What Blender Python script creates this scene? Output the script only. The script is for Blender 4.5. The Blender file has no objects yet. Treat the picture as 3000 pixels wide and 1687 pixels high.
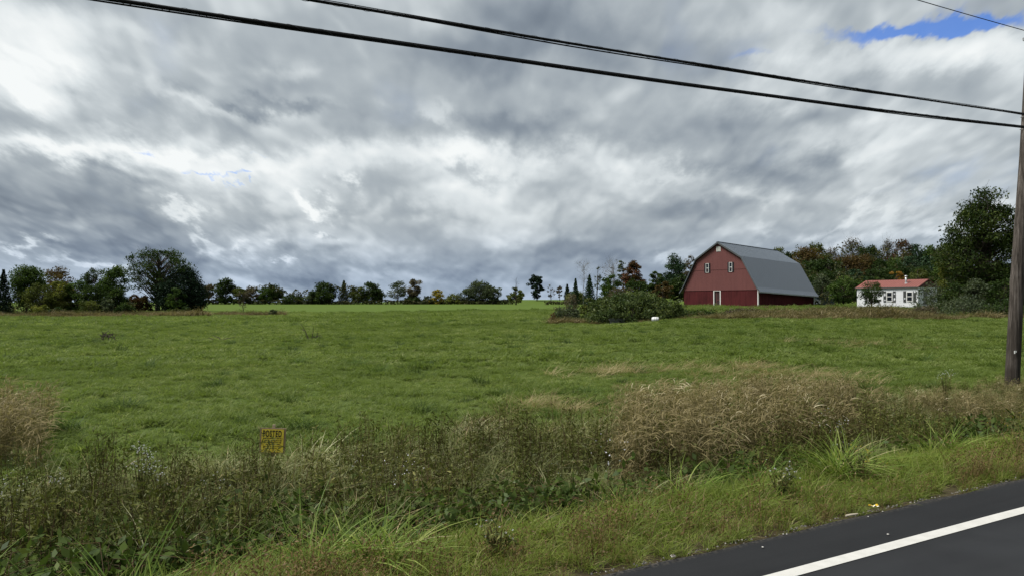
import bpy, math, random
import numpy as np
from mathutils import Vector, Matrix

scn = bpy.context.scene
COL = scn.collection
R = math.radians

# ------------------------------------------------------------------ camera
FPX, HZ, CAMZ = 2166.0, 884.0, 1.7          # focal length and horizon row in pixels of a 3000-wide frame
cam = bpy.data.cameras.new('camera')
cam.sensor_width = 36.0
cam.lens = FPX / 3000.0 * 36.0
cam.clip_start, cam.clip_end = 0.05, 6000
camo = bpy.data.objects.new('camera', cam)
COL.objects.link(camo)
camo.location = (0, 0, CAMZ)
camo.rotation_euler = (R(90) + math.atan((HZ - 843.5) / FPX), 0, 0)
scn.camera = camo

# ------------------------------------------------------------------ exposure
scn.view_settings.view_transform = 'Standard'
scn.view_settings.look = 'None'
scn.view_settings.exposure = 0.5
scn.view_settings.gamma = 1.0
scn.view_settings.use_curve_mapping = False
scn.cycles.max_bounces = 6
scn.cycles.diffuse_bounces = 3
scn.cycles.transmission_bounces = 4
scn.cycles.transparent_max_bounces = 8
scn.cycles.caustics_reflective = False
scn.cycles.caustics_refractive = False

SUN_EL, SUN_AZ = 58.0, -96.0                 # behind the clouds, to the left
sd = Vector((math.sin(R(SUN_AZ)) * math.cos(R(SUN_EL)), math.cos(R(SUN_AZ)) * math.cos(R(SUN_EL)), math.sin(R(SUN_EL))))
sl = bpy.data.lights.new('sun', 'SUN')
sl.energy, sl.angle, sl.color = 4.6, R(24), (1.0, 0.96, 0.9)
so = bpy.data.objects.new('sun', sl)
COL.objects.link(so)
so.rotation_euler = sd.to_track_quat('Z', 'Y').to_euler()
so.location = (0, 0, 60)

# ------------------------------------------------------------------ node helper
class NT:
    def __init__(s, tree):
        s.t = tree
    def n(s, typ, **kw):
        nd = s.t.nodes.new(typ)
        for k, v in kw.items():
            setattr(nd, k, v)
        return nd
    def put(s, sock, v):
        if v is None:
            return
        if hasattr(v, 'is_output') or isinstance(v, bpy.types.NodeSocket):
            s.t.links.new(v, sock)
        else:
            sock.default_value = v
    def m(s, op, a, b=None, c=None, clamp=False):
        nd = s.n('ShaderNodeMath', operation=op, use_clamp=clamp)
        for i, v in enumerate((a, b, c)):
            s.put(nd.inputs[i], v)
        return nd.outputs[0]
    def v(s, op, a, b=None, scale=None):
        nd = s.n('ShaderNodeVectorMath', operation=op)
        s.put(nd.inputs[0], a); s.put(nd.inputs[1], b)
        if scale is not None:
            s.put(nd.inputs['Scale'], scale)
        return nd.outputs['Value'] if op in ('DOT_PRODUCT', 'LENGTH', 'DISTANCE') else nd.outputs[0]
    def noise(s, vec, scale, detail=4, rough=.5, dist=0.0, out=0, lac=2.0, dims='3D'):
        nd = s.n('ShaderNodeTexNoise', noise_dimensions=dims)
        s.put(nd.inputs['Vector'], vec); s.put(nd.inputs['Scale'], scale)
        nd.inputs['Detail'].default_value = detail
        nd.inputs['Roughness'].default_value = rough
        nd.inputs['Distortion'].default_value = dist
        nd.inputs['Lacunarity'].default_value = lac
        return nd.outputs[out]
    def ramp(s, fac, stops, interp='LINEAR'):
        nd = s.n('ShaderNodeValToRGB')
        cr = nd.color_ramp
        cr.interpolation = interp
        while len(cr.elements) < len(stops):
            cr.elements.new(0.5)
        for e, (p, c) in zip(cr.elements, stops):
            e.position = p
            e.color = (*c, 1) if len(c) == 3 else c
        s.put(nd.inputs[0], fac)
        return nd.outputs[0]
    def rng(s, val, a, b, c=0.0, d=1.0, smooth=False):
        nd = s.n('ShaderNodeMapRange')
        if smooth:
            nd.interpolation_type = 'SMOOTHSTEP'
        s.put(nd.inputs[0], val)
        for i, x in enumerate((a, b, c, d)):
            nd.inputs[i + 1].default_value = x
        return nd.outputs[0]
    def mix(s, f, a, b, blend='MIX'):
        nd = s.n('ShaderNodeMix', data_type='RGBA', blend_type=blend)
        s.put(nd.inputs[0], f)
        for i, x in ((6, a), (7, b)):
            if isinstance(x, (tuple, list)):
                x = (*x, 1) if len(x) == 3 else x
            s.put(nd.inputs[i], x)
        return nd.outputs[2]
    def comb(s, x, y, z):
        nd = s.n('ShaderNodeCombineXYZ')
        for i, v in enumerate((x, y, z)):
            s.put(nd.inputs[i], v)
        return nd.outputs[0]

# ------------------------------------------------------------------ sky: broken grey cloud over Nishita blue
world = bpy.data.worlds.new('World')
scn.world = world
world.use_nodes = True
world.cycles.sampling_method = 'NONE'        # the clouds are soft: no importance map needed
def build_sky():
    t = world.node_tree
    t.nodes.clear()
    N = NT(t)
    out = N.n('ShaderNodeOutputWorld')
    d = N.n('ShaderNodeTexCoord').outputs['Generated']
    sep = N.n('ShaderNodeSeparateXYZ'); t.links.new(d, sep.inputs[0])
    X, Y, Z = sep.outputs
    zp = N.m('MAXIMUM', Z, 0.0)
    den = N.m('ADD', zp, 0.15)
    P = N.comb(N.m('DIVIDE', X, den), N.m('DIVIDE', Y, den), 0.0)
    # plane coordinates on the tangent of the view (only in front)
    yy = N.m('MAXIMUM', Y, 0.12)
    u = N.m('DIVIDE', X, yy); v = N.m('DIVIDE', Z, yy)
    uv = N.comb(u, v, 0.0)
    vden = N.m('ADD', N.m('MAXIMUM', v, 0.0), 0.36)
    uvs = N.comb(N.m('DIVIDE', N.m('MULTIPLY', u, .64), vden), N.m('DIVIDE', -.40, vden), 0.0)
    warpn = N.n('ShaderNodeTexNoise', noise_dimensions='2D')
    t.links.new(uvs, warpn.inputs['Vector'])
    warpn.inputs['Scale'].default_value = 5.0
    warpn.inputs['Detail'].default_value = 6
    warpn.inputs['Roughness'].default_value = 0.6
    warp = N.v('MULTIPLY', N.v('SUBTRACT', warpn.outputs[1], (0.5, 0.5, 0.5)), (0.26, 0.16, 0.0))
    uvw = N.v('ADD', uv, warp)
    front = N.rng(Y, 0.15, 0.4, 0, 1, True)
    def px(x, y):
        return (x * 1.1646 - 1500) / FPX, (HZ - y * 1.1646) / FPX
    k = 1.1646 / FPX
    def layout(blobs):
        acc = None
        for (x, y, rx, ry, a, *rot) in blobs:
            cu, cv = px(x, y)
            dv = N.v('SUBTRACT', uvw, (cu, cv, 0))
            if rot:
                th = R(rot[0])
                c, s_ = math.cos(th), math.sin(th)
                e1 = N.v('DOT_PRODUCT', dv, (c / (rx * k), s_ / (rx * k), 0))
                e2 = N.v('DOT_PRODUCT', dv, (-s_ / (ry * k), c / (ry * k), 0))
                q = N.m('ADD', N.m('MULTIPLY', e1, e1), N.m('MULTIPLY', e2, e2))
            else:
                dv = N.v('MULTIPLY', dv, (1 / (rx * k), 1 / (ry * k), 0))
                q = N.v('DOT_PRODUCT', dv, dv)
            g = N.m('POWER', 0.3679, q)
            acc = N.m('MULTIPLY', g, a) if acc is None else N.m('MULTIPLY_ADD', g, a, acc)
        return acc
    SKY_L, SKY_0 = 1.18, 0.495
    SKY_BLOBS = [
        # bright cloud edges
        (70, 120, 190, 70, .34, -15), (330, 80, 170, 45, .16), (110, 215, 110, 45, .25, -35), (290, 330, 120, 40, .22, -25),
        (470, 245, 210, 28, .22, -18), (760, 285, 150, 30, .18, -10), (120, 375, 230, 28, .32, -3), (480, 400, 330, 34, .22, -4),
        (690, 470, 170, 75, .15, -25), (880, 430, 320, 50, .15), (1230, 410, 260, 40, .22), (680, 590, 50, 60, .14),
        (1260, 520, 240, 60, .10), (440, 525, 75, 16, .34, -12), (830, 525, 62, 20, .42, -22), (805, 602, 26, 10, .32),
        (500, 590, 70, 16, .28, -20), (115, 612, 55, 13, .36), (235, 655, 60, 14, .30, -25), (660, 622, 22, 10, .22), (470, 612, 30, 18, .26, -40),
        (2150, 150, 330, 62, .26, 8), (2480, 110, 160, 50, .22), (1960, 225, 160, 40, .14), (1680, 430, 150, 22, .18), (1850, 480, 180, 26, .14),
        (2080, 560, 220, 20, .18, 12), (2300, 590, 160, 18, .16), (1640, 650, 90, 18, .20), (1950, 40, 110, 50, .12), (2180, 340, 300, 30, .10),
        (1160, 280, 70, 24, .16, -30), (640, 155, 120, 22, .10),
        # grey undersides
        (180, 290, 260, 46, -.20, -8), (620, 262, 220, 20, -.26, -10), (90, 470, 330, 70, -.22, -10), (380, 500, 160, 40, -.12, -20),
        (140, 560, 260, 50, -.14), (280, 620, 190, 26, -.12), (1000, 300, 360, 55, -.13), (1290, 320, 160, 45, -.14), (1190, 455, 70, 22, -.24),
        (1330, 400, 90, 40, -.12, -30), (1430, 60, 330, 90, -.20), (1000, 110, 300, 60, -.05), (1700, 190, 300, 90, -.10, 10), (1650, 330, 260, 55, -.10),
        (2280, 215, 200, 45, -.10), (2000, 410, 260, 40, -.14), (2330, 470, 200, 40, -.06), (1750, 540, 240, 40, -.08), (1300, 640, 420, 34, -.10),
        (850, 680, 420, 26, -.14), (1900, 600, 200, 26, -.10), (300, 190, 140, 36, -.08, -12), (560, 650, 240, 24, -.12), (1050, 560, 140, 30, -.08),
    ]
    L = N.m('MULTIPLY', layout(SKY_BLOBS), front)
    def billow(vec, scale):
        # cauliflower lumps: a smooth cell pattern bent by noise
        w = N.n('ShaderNodeTexNoise', noise_dimensions='2D'); t.links.new(vec, w.inputs['Vector'])
        w.inputs['Scale'].default_value = scale * 1.6; w.inputs['Detail'].default_value = 3; w.inputs['Roughness'].default_value = .5
        vv = N.v('ADD', vec, N.v('MULTIPLY', N.v('SUBTRACT', w.outputs[1], (.5, .5, .5)), (.62 / scale, .62 / scale, 0.0)))
        vo = N.n('ShaderNodeTexVoronoi', feature='SMOOTH_F1', voronoi_dimensions='2D'); t.links.new(vv, vo.inputs['Vector'])
        vo.inputs['Scale'].default_value = scale; vo.inputs['Smoothness'].default_value = .5
        vo.inputs['Detail'].default_value = 2.0; vo.inputs['Roughness'].default_value = .45; vo.inputs['Lacunarity'].default_value = 2.3
        vo.normalize = True
        return N.m('SUBTRACT', 1.0, vo.outputs['Distance'])
    n1 = N.noise(P, 1.6, 6, .5, .05, dims='2D')
    n2 = N.noise(uvs, 4.4, 7, .50, .0, dims='2D')
    b1 = billow(uvs, 5.2)
    b1s = billow(N.v('ADD', uvs, (0.004, -0.016, 0)), 5.2)
    emb = N.m('SUBTRACT', b1, b1s)
    low = N.noise(P, .35, 2, .5, dims='2D')
    up = N.rng(Z, 0.04, 0.26, 0.25, 1, True)
    B = N.m('MULTIPLY_ADD', L, SKY_L, SKY_0)
    B = N.m('MULTIPLY_ADD', N.m('MULTIPLY', N.m('SUBTRACT', n1, .5), up), 0.30, B)
    B = N.m('MULTIPLY_ADD', N.m('MULTIPLY', N.m('SUBTRACT', n2, .5), front), 0.42, B)
    B = N.m('MULTIPLY_ADD', N.m('MULTIPLY', N.m('SUBTRACT', b1, .62), front), 0.72, B)
    B = N.m('MULTIPLY_ADD', N.m('MULTIPLY', emb, front), 0.80, B)
    B = N.m('MULTIPLY_ADD', N.m('SUBTRACT', low, .5), 0.25, B)
    cl = N.ramp(B, [(0.0, (.135, .168, .215)), (.25, (.245, .288, .335)), (.5, (.42, .468, .50)), (.75, (.68, .73, .75)), (1.0, (.88, .91, .91))])
    # bluer towards the horizon
    hz = N.rng(Z, 0.01, 0.12, 1, 0, True)
    cl = N.mix(N.m('MULTIPLY', hz, .8), cl, N.mix(1.0, cl, (.62, .72, .90), 'MULTIPLY'))
    # gaps that show blue
    GAPS = [(2390, 40, 180, 28, 1.35, 4), (2580, 70, 80, 16, .6, 10), (2180, 62, 180, 22, 1.1, 6), (1900, 125, 60, 12, .35), (645, 386, 48, 9, .78), (560, 424, 40, 8, .78), (578, 455, 9, 18, .6), (398, 381, 30, 8, .7), (2330, -60, 300, 60, .35)]
    G = N.m('MULTIPLY', layout(GAPS), front)
    G = N.m('MULTIPLY_ADD', N.m('SUBTRACT', n2, .5), 1.5, G)
    G = N.m('MULTIPLY_ADD', N.m('SUBTRACT', b1, .6), -.7, G)
    gap = N.rng(G, 0.15, 1.15, 0, .9, True)
    back_gap = N.rng(N.m('ADD', n1, N.m('MULTIPLY', low, .5)), .30, .42, .5, 0, True)
    back_gap = N.m('MULTIPLY', back_gap, N.m('SUBTRACT', 1.0, front))
    gap = N.m('MAXIMUM', N.m('MULTIPLY', gap, front), back_gap)
    sky = N.n('ShaderNodeTexSky', sky_type='NISHITA')
    sky.sun_disc = False
    sky.sun_elevation = R(SUN_EL); sky.sun_rotation = R(SUN_AZ)
    sky.air_density, sky.dust_density, sky.ozone_density = 1.0, 0.2, 3.0
    bg1 = N.n('ShaderNodeBackground'); bg1.inputs[1].default_value = 0.08
    t.links.new(N.mix(1.0, sky.outputs[0], (.62, .90, 1.45), 'MULTIPLY'), bg1.inputs[0])
    bg2 = N.n('ShaderNodeBackground'); bg2.inputs[1].default_value = 0.74
    t.links.new(cl, bg2.inputs[0])
    mx = N.n('ShaderNodeMixShader')
    t.links.new(gap, mx.inputs[0])
    t.links.new(bg2.outputs[0], mx.inputs[1]); t.links.new(bg1.outputs[0], mx.inputs[2])
    t.links.new(mx.outputs[0], out.inputs[0])
build_sky()

# ------------------------------------------------------------------ ground form
RP = np.array([0.52, 4.56]); RD = np.array([math.cos(R(30)), math.sin(R(30))]); RN = np.array([-RD[1], RD[0]])
def st(x, y):
    """distance from the road edge and distance along it"""
    dx, dy = x - RP[0], y - RP[1]
    return dx * RN[0] + dy * RN[1], dx * RD[0] + dy * RD[1]
def xy(s, t):
    return RP[0] + s * RN[0] + t * RD[0], RP[1] + s * RN[1] + t * RD[1]
def hash2(ix, iy, k=0):
    h = np.sin(ix * 127.1 + iy * 311.7 + k * 74.7) * 43758.5453
    return h - np.floor(h)
def vnoise(x, y, k=0):
    ix, iy = np.floor(x), np.floor(y)
    fx, fy = x - ix, y - iy
    fx, fy = fx * fx * (3 - 2 * fx), fy * fy * (3 - 2 * fy)
    a, b = hash2(ix, iy, k), hash2(ix + 1, iy, k)
    c, d = hash2(ix, iy + 1, k), hash2(ix + 1, iy + 1, k)
    return (a * (1 - fx) + b * fx) * (1 - fy) + (c * (1 - fx) + d * fx) * fy
def fnoise(x, y, k=0, o=3):
    r, a, f, n = 0, .5, 1.0, 0
    for i in range(o):
        r = r + a * vnoise(x * f, y * f, k + i * 7); n += a; a *= .5; f *= 2.03
    return r / n
def smooth(a, b, x):
    t = np.clip((x - a) / (b - a), 0, 1)
    return t * t * (3 - 2 * t)
LY = [0, 25, 110, 170, 371, 450, 900, 4000]
LZ = [-.45, -.45, -.45, -.4, .5, 1.5, 0, 0]
RYs = [0, 25, 45, 63, 100, 125, 180, 270, 420, 900, 4000]
RZs = [-.42, -.42, -.1, .32, .95, 1.05, 3.0, 11, 9, 0, 0]
CY = [0, 25, 63, 110, 170, 371, 440, 520, 900, 4000]
CZ = [-.45, -.45, -.2, -.2, .1, .5, 3.0, 3.2, 0, 0]
def zg(x, y):
    x = np.asarray(x, float); y = np.asarray(y, float)
    u = x / np.maximum(y, 1.0)
    zl, zc, zr = np.interp(y, LY, LZ), np.interp(y, CY, CZ), np.interp(y, RYs, RZs)
    w1 = smooth(-.22, -.02, u); w2 = smooth(.10, .26, u)
    z = zl * (1 - w1) + zc * w1
    z = z * (1 - w2) + zr * w2
    far = smooth(14, 30, y)
    z = z + (fnoise(x / 9, y / 9, 3) - .5) * .22 * (1 - .3 * far)
    z = z + (fnoise(x / 1.3, y / 1.3, 5, 2) - .5) * .10
    s, t = st(x, y)
    ditch = np.interp(s, [0, .25, 1.4, 2.4, 3.6, 4.6, 6.2], [-.03, -.06, -.22, -.55, -.72, -.62, -.45])
    k = smooth(4.8, 7.5, s)
    z = ditch * (1 - k) + z * k
    z = np.where(s < 0, np.where(s > -9.0, -.05, -.05 - .03 * np.minimum(-9.0 - s, 15)), z)
    return z
def zg1(x, y):
    return float(zg(x, y))

# ------------------------------------------------------------------ mesh helpers
def mesh_np(name, V, polys, mat=None, smooth_=False, tint=None, mats=None, mi=None):
    """polys: list of int arrays (n,k). One mesh."""
    me = bpy.data.meshes.new(name)
    V = np.asarray(V, np.float32)
    me.vertices.add(len(V)); me.vertices.foreach_set('co', V.ravel())
    li = np.concatenate([np.asarray(p, np.int32).ravel() for p in polys])
    ks = np.concatenate([np.full(len(p), np.asarray(p).shape[1], np.int32) for p in polys])
    me.loops.add(len(li)); me.loops.foreach_set('vertex_index', li)
    me.polygons.add(len(ks))
    st_ = np.concatenate([[0], np.cumsum(ks)[:-1]]).astype(np.int32)
    me.polygons.foreach_set('loop_start', st_)
    me.polygons.foreach_set('loop_total', ks)
    me.polygons.foreach_set('use_smooth', np.full(len(ks), bool(smooth_)))
    for m in (mats or [mat]):
        me.materials.append(m)
    if mi is not None:
        me.polygons.foreach_set('material_index', np.asarray(mi, np.int32))
    if tint is not None:
        a = me.attributes.new('tint', 'FLOAT', 'FACE')
        a.data.foreach_set('value', np.asarray(tint, np.float32))
    me.update(calc_edges=True)
    me.validate()
    return me
def add(name, me, parent=None, loc=None, rot=None):
    o = bpy.data.objects.new(name, me)
    COL.objects.link(o)
    if parent is not None: o.parent = parent
    if loc is not None: o.location = loc
    if rot is not None: o.rotation_euler = rot
    return o
def empty(name, loc, rz=0.0):
    o = bpy.data.objects.new(name, None); COL.objects.link(o)
    o.location = loc; o.rotation_euler = (0, 0, rz); o.empty_display_size = .3
    return o
def tag(o, label=None, cat=None, group=None, kind=None):
    if label: o['label'] = label
    if cat: o['category'] = cat
    if group: o['group'] = group
    if kind: o['kind'] = kind
    return o
class MB:
    """collects boxes, prisms and tubes into one mesh"""
    def __init__(s): s.V, s.P, s.n = [], [], 0
    def raw(s, V, faces):
        for f in faces:
            s.P.append(np.asarray([f], np.int32) + s.n)
        s.V.append(np.asarray(V, float)); s.n += len(V); return s
    def box(s, a, b):
        (x0, y0, z0), (x1, y1, z1) = a, b
        V = [(x0, y0, z0), (x1, y0, z0), (x1, y1, z0), (x0, y1, z0), (x0, y0, z1), (x1, y0, z1), (x1, y1, z1), (x0, y1, z1)]
        return s.raw(V, [(0, 3, 2, 1), (4, 5, 6, 7), (0, 1, 5, 4), (1, 2, 6, 5), (2, 3, 7, 6), (3, 0, 4, 7)])
    def prism(s, poly, y0, y1):
        """polygon in local x,z extruded along y"""
        n = len(poly)
        V = [(x, y0, z) for x, z in poly] + [(x, y1, z) for x, z in poly]
        F = [tuple(range(n)), tuple(range(2 * n - 1, n - 1, -1))]
        F += [(i, i + n, (i + 1) % n + n, (i + 1) % n) for i in range(n)]
        return s.raw(V, F)
    def tube(s, pts, rad, k=6, cap=True):
        V, F = tube_np(pts, rad, k)
        s.P.append(F + s.n)
        if cap:
            s.P.append(np.asarray([list(range(k - 1, -1, -1))]) + s.n)
            s.P.append(np.asarray([list(range(len(V) - k, len(V)))]) + s.n)
        s.V.append(V); s.n += len(V); return s
    def build(s, name, mat, parent=None, sm=False, fn=None):
        V = np.concatenate(s.V)
        if fn is not None: V = fn(V)
        by = {}
        for p in s.P: by.setdefault(p.shape[1], []).append(p)
        me = mesh_np(name, V, [np.concatenate(v) for v in by.values()], mat, sm)
        return add(name, me, parent)
def tube_np(pts, rad, k=5):
    pts = np.asarray(pts, float); n = len(pts)
    rad = np.broadcast_to(np.asarray(rad, float), (n,))
    T = np.gradient(pts, axis=0); T /= np.linalg.norm(T, axis=1)[:, None] + 1e-9
    ref = np.where(np.abs(T[:, 2:3]) > .9, np.array([[1., 0, 0]]), np.array([[0, 0, 1.]]))
    A = np.cross(T, ref); A /= np.linalg.norm(A, axis=1)[:, None] + 1e-9
    B = np.cross(T, A)
    th = np.arange(k) / k * 2 * math.pi
    V = pts[:, None, :] + rad[:, None, None] * (A[:, None, :] * np.cos(th)[None, :, None] + B[:, None, :] * np.sin(th)[None, :, None])
    i = np.arange(n - 1)[:, None] * k; j = np.arange(k)[None, :]; j2 = (j + 1) % k
    F = np.stack([i + j, i + j2, i + k + j2, i + k + j], -1).reshape(-1, 4)
    return V.reshape(-1, 3), F

# ------------------------------------------------------------------ materials
MATS = {}
def new_mat(name):
    m = bpy.data.materials.new(name); m.use_nodes = True
    m.node_tree.nodes.clear()
    N = NT(m.node_tree)
    N.out = N.n('ShaderNodeOutputMaterial')
    return m, N
def princ(N, col, rough=.7, metal=0.0, spec=.3, bump=None, bstr=.3, bdist=.02):
    p = N.n('ShaderNodeBsdfPrincipled')
    N.put(p.inputs['Base Color'], (*col, 1) if isinstance(col, tuple) and len(col) == 3 else col)
    N.put(p.inputs['Roughness'], rough)
    p.inputs['Metallic'].default_value = metal
    p.inputs['Specular IOR Level'].default_value = spec
    if bump is not None:
        b = N.n('ShaderNodeBump'); b.inputs['Strength'].default_value = bstr; b.inputs['Distance'].default_value = bdist
        N.put(b.inputs['Height'], bump); N.t.links.new(b.outputs[0], p.inputs['Normal'])
    N.t.links.new(p.outputs[0], N.out.inputs[0])
    return p
def simple(name, c1, c2=None, scale=6.0, rough=.7, metal=0.0, spec=.3, stretch=(1, 1, 1), bstr=.0):
    if name in MATS: return MATS[name]
    m, N = new_mat(name)
    co = N.v('MULTIPLY', N.n('ShaderNodeTexCoord').outputs['Object'], stretch)
    f = N.noise(co, scale, 6, .6)
    c = N.mix(N.rng(f, .3, .7), c1, c2 or tuple(x * .75 for x in c1))
    princ(N, c, rough, metal, spec, f if bstr else None, bstr)
    MATS[name] = m; return m
def leaf_mat(name, ca, cb, cc=None, transl=.35, inst=False, gain=1.0):
    """leaf colour between ca and cb by the face's own tint, some leaves cc"""
    if name in MATS: return MATS[name]
    m, N = new_mat(name)
    a = N.n('ShaderNodeAttribute', attribute_name='tint').outputs['Fac']
    g = lambda c: tuple(x * gain * (1.15 if inst else 1.3) for x in c)
    if inst:
        a2 = N.n('ShaderNodeAttribute', attribute_name='itint', attribute_type='INSTANCER').outputs['Fac']
        a = N.m('ADD', N.m('MULTIPLY', a, .45), N.m('MULTIPLY', a2, .55))
    stops = [(.12, g(ca)), (.72, g(cb))] + ([(.97, g(cc))] if cc else [])
    c = N.ramp(a, stops)
    df = N.n('ShaderNodeBsdfDiffuse'); N.put(df.inputs[0], c)
    tr = N.n('ShaderNodeBsdfTranslucent'); N.put(tr.inputs[0], N.mix(1.0, c, (1.05, 1.12, .7), 'MULTIPLY'))
    gl = N.n('ShaderNodeBsdfGlossy'); gl.inputs['Roughness'].default_value = .45; gl.inputs[0].default_value = (.8, .85, .9, 1)
    mx = N.n('ShaderNodeMixShader'); mx.inputs[0].default_value = transl
    N.t.links.new(df.outputs[0], mx.inputs[1]); N.t.links.new(tr.outputs[0], mx.inputs[2])
    m2 = N.n('ShaderNodeMixShader'); m2.inputs[0].default_value = .006
    N.t.links.new(mx.outputs[0], m2.inputs[1]); N.t.links.new(gl.outputs[0], m2.inputs[2])
    N.t.links.new(m2.outputs[0], N.out.inputs[0])
    MATS[name] = m; return m
def bark_mat(name, c1, c2):
    if name in MATS: return MATS[name]
    m, N = new_mat(name)
    co = N.v('MULTIPLY', N.n('ShaderNodeTexCoord').outputs['Object'], (1, 1, .2))
    f = N.noise(co, 9, 6, .65)
    princ(N, N.mix(N.rng(f, .3, .7), c1, c2), .9, 0, .1, f, .5, .05)
    MATS[name] = m; return m
BARK = bark_mat('bark', (.035, .028, .022), (.085, .072, .058))
BARKP = bark_mat('pale_bark', (.10, .09, .08), (.22, .205, .19))

# ------------------------------------------------------------------ ground sheet
def spaced(lo, hi, n0, step, grow):
    v, p, s = [0.0], 0.0, step
    while p < hi:
        p += s; v.append(p); s *= grow if p > n0 else 1.0
    w, p, s = [], 0.0, step
    while p > lo:
        p -= s; w.append(p); s *= grow if -p > n0 else 1.0
    return np.array(w[::-1] + v)
def build_ground():
    xs = spaced(-2500, 2500, 16, .28, 1.06); ys = spaced(-2500, 3500, 24, .28, 1.045)
    gx, gy = np.meshgrid(xs, ys)
    z = zg(gx, gy)
    V = np.stack([gx, gy, z], -1).reshape(-1, 3)
    nx, ny = len(xs), len(ys)
    i = np.arange(ny - 1)[:, None] * nx; j = np.arange(nx - 1)[None, :]
    F = np.stack([i + j, i + j + 1, i + nx + j + 1, i + nx + j], -1).reshape(-1, 4)
    m, N = new_mat('field_ground')
    g = N.n('ShaderNodeNewGeometry').outputs['Position']
    sep = N.n('ShaderNodeSeparateXYZ'); N.t.links.new(g, sep.inputs[0])
    f1 = N.noise(g, .12, 4, .6); f2 = N.noise(g, 1.4, 6, .65); f3 = N.noise(g, .025, 3, .5)
    f4 = N.noise(N.v('MULTIPLY', g, (.5, 1, 1)), .35, 6, .7)
    grass = N.ramp(N.m('ADD', N.m('MULTIPLY', f4, .6), N.m('MULTIPLY', f2, .4)), [(.30, (.030, .044, .011)), (.5, (.052, .078, .018)), (.70, (.076, .104, .026))])
    pale = N.ramp(f2, [(.3, (.042, .058, .017)), (.7, (.085, .100, .036))])
    near = N.mix(N.rng(N.m('ADD', f1, N.m('MULTIPLY', f3, .4)), .55, .9, 0, .75), grass, pale)
    # mown, brighter aftermath on the far half of the field
    mown = N.ramp(N.noise(N.v('MULTIPLY', g, (.12, 1, 1)), .22, 4, .6), [(.3, (.052, .084, .013)), (.7, (.072, .106, .020))])
    ed = N.m('ADD', sep.outputs[1], N.m('MULTIPLY', N.noise(g, .05, 4, .6), 46))
    col = N.mix(N.rng(ed, 134, 150), near, mown)
    # soil and thatch in the roadside ditch
    sd_ = N.v('DOT_PRODUCT', N.v('SUBTRACT', g, (RP[0], RP[1], 0)), (RN[0], RN[1], 0))
    col = N.mix(N.rng(sd_, 4.2, 7.0), N.ramp(f2, [(.3, (.022, .018, .010)), (.7, (.060, .050, .028))]), col)
    princ(N, col, .95, 0, .05, f2, .6, .06)
    o = add('ground', mesh_np('ground', V, [F], m, True))
    tag(o, 'gently rising green hayfield running to the distant hedgerow', 'field', kind='structure')
build_ground()

# ------------------------------------------------------------------ road
def strip(name, s0, s1, t0, t1, z, mat, n=1, wob=0.0, thick=None):
    ts = np.linspace(t0, t1, n + 1)
    w = (fnoise(ts * 1.7, ts * 0 + 3, 2, 4) - .5) * wob
    x0, y0 = xy(s0, ts); x1, y1 = xy(s1 + w, ts)
    k = len(ts)
    V = np.concatenate([np.stack([x0, y0, np.full(k, z)], 1), np.stack([x1, y1, np.full(k, z)], 1)])
    i = np.arange(k - 1)
    P = [np.stack([i, i + 1, i + k + 1, i + k], 1)]
    if thick:
        V = np.concatenate([V, np.stack([x1, y1, np.full(k, z - thick)], 1)])
        P.append(np.stack([i + k, i + k + 1, i + 2 * k + 1, i + 2 * k], 1))
    me = mesh_np(name, V, P, mat)
    return add(name, me)
def build_road():
    m, N = new_mat('asphalt')
    g = N.n('ShaderNodeNewGeometry').outputs['Position']
    f = N.noise(g, 190, 3, .7); f2 = N.noise(g, 1.1, 5, .6); f3 = N.noise(g, 40, 4, .7)
    sd_ = N.v('DOT_PRODUCT', N.v('SUBTRACT', g, (RP[0], RP[1], 0)), (RN[0], RN[1], 0))
    td_ = N.v('DOT_PRODUCT', N.v('SUBTRACT', g, (RP[0], RP[1], 0)), (RD[0], RD[1], 0))
    base = N.mix(N.rng(f2, .3, .7), (.0085, .009, .010), (.0135, .0145, .016))
    # the lane is worn greyer than the fresh strip outside the line
    lane = N.rng(sd_, -.72, -.40, 1.55, 1.0)
    streak = N.noise(N.comb(N.m('MULTIPLY', td_, .15), N.m('MULTIPLY', sd_, 3.0), 0.0), 1.0, 4, .6)
    base = N.mix(1.0, base, N.comb(lane, lane, lane), 'MULTIPLY')
    base = N.mix(N.rng(streak, .4, .75, 0, .3), base, (.024, .025, .026))
    stone = N.rng(f, .60, .74)
    base = N.mix(N.m('MULTIPLY', stone, .5), base, (.065, .065, .066))
    dust = N.m('MULTIPLY', N.rng(sd_, -.03, .06), N.rng(f3, .45, .65))
    base = N.mix(N.m('MULTIPLY', dust, .6), base, (.13, .115, .09))
    princ(N, base, N.rng(f2, .3, .7, .80, .92), 0, .12, N.m('ADD', f, N.m('MULTIPLY', f3, .6)), .35, .006)
    r = strip('road', -7.2, 0.05, -60, 120, 0.0, m, 900, .10, .10)
    tag(r, 'dark asphalt road with a white line along its edge', 'road', kind='structure')
    m, N = new_mat('line_paint')
    g = N.n('ShaderNodeNewGeometry').outputs['Position']
    f = N.noise(g, 160, 3, .7); f2 = N.noise(g, 9, 5, .65)
    c = N.mix(N.rng(f2, .3, .75), (.45, .445, .42), (.37, .365, .34))
    c = N.mix(N.m('MULTIPLY', N.rng(f, .62, .72), .6), c, (.16, .16, .155))
    princ(N, c, .6, 0, .3, f, .3, .004)
    l = strip('edge_line', -.572, -.467, -60, 120, .004, m, 900, .008)
    tag(l, 'solid white edge line painted along the asphalt', 'road marking', kind='structure')
    m = simple('yellow_paint', (.55, .36, .03), scale=8)
    for k in range(2):
        l = strip('centre_line', -4.0 - k * .22, -4.10 - k * .22, -60, 120, .004, m, 30)
        tag(l, 'one of two yellow lines along the middle of the road', 'road marking', kind='structure')
build_road()

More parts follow.
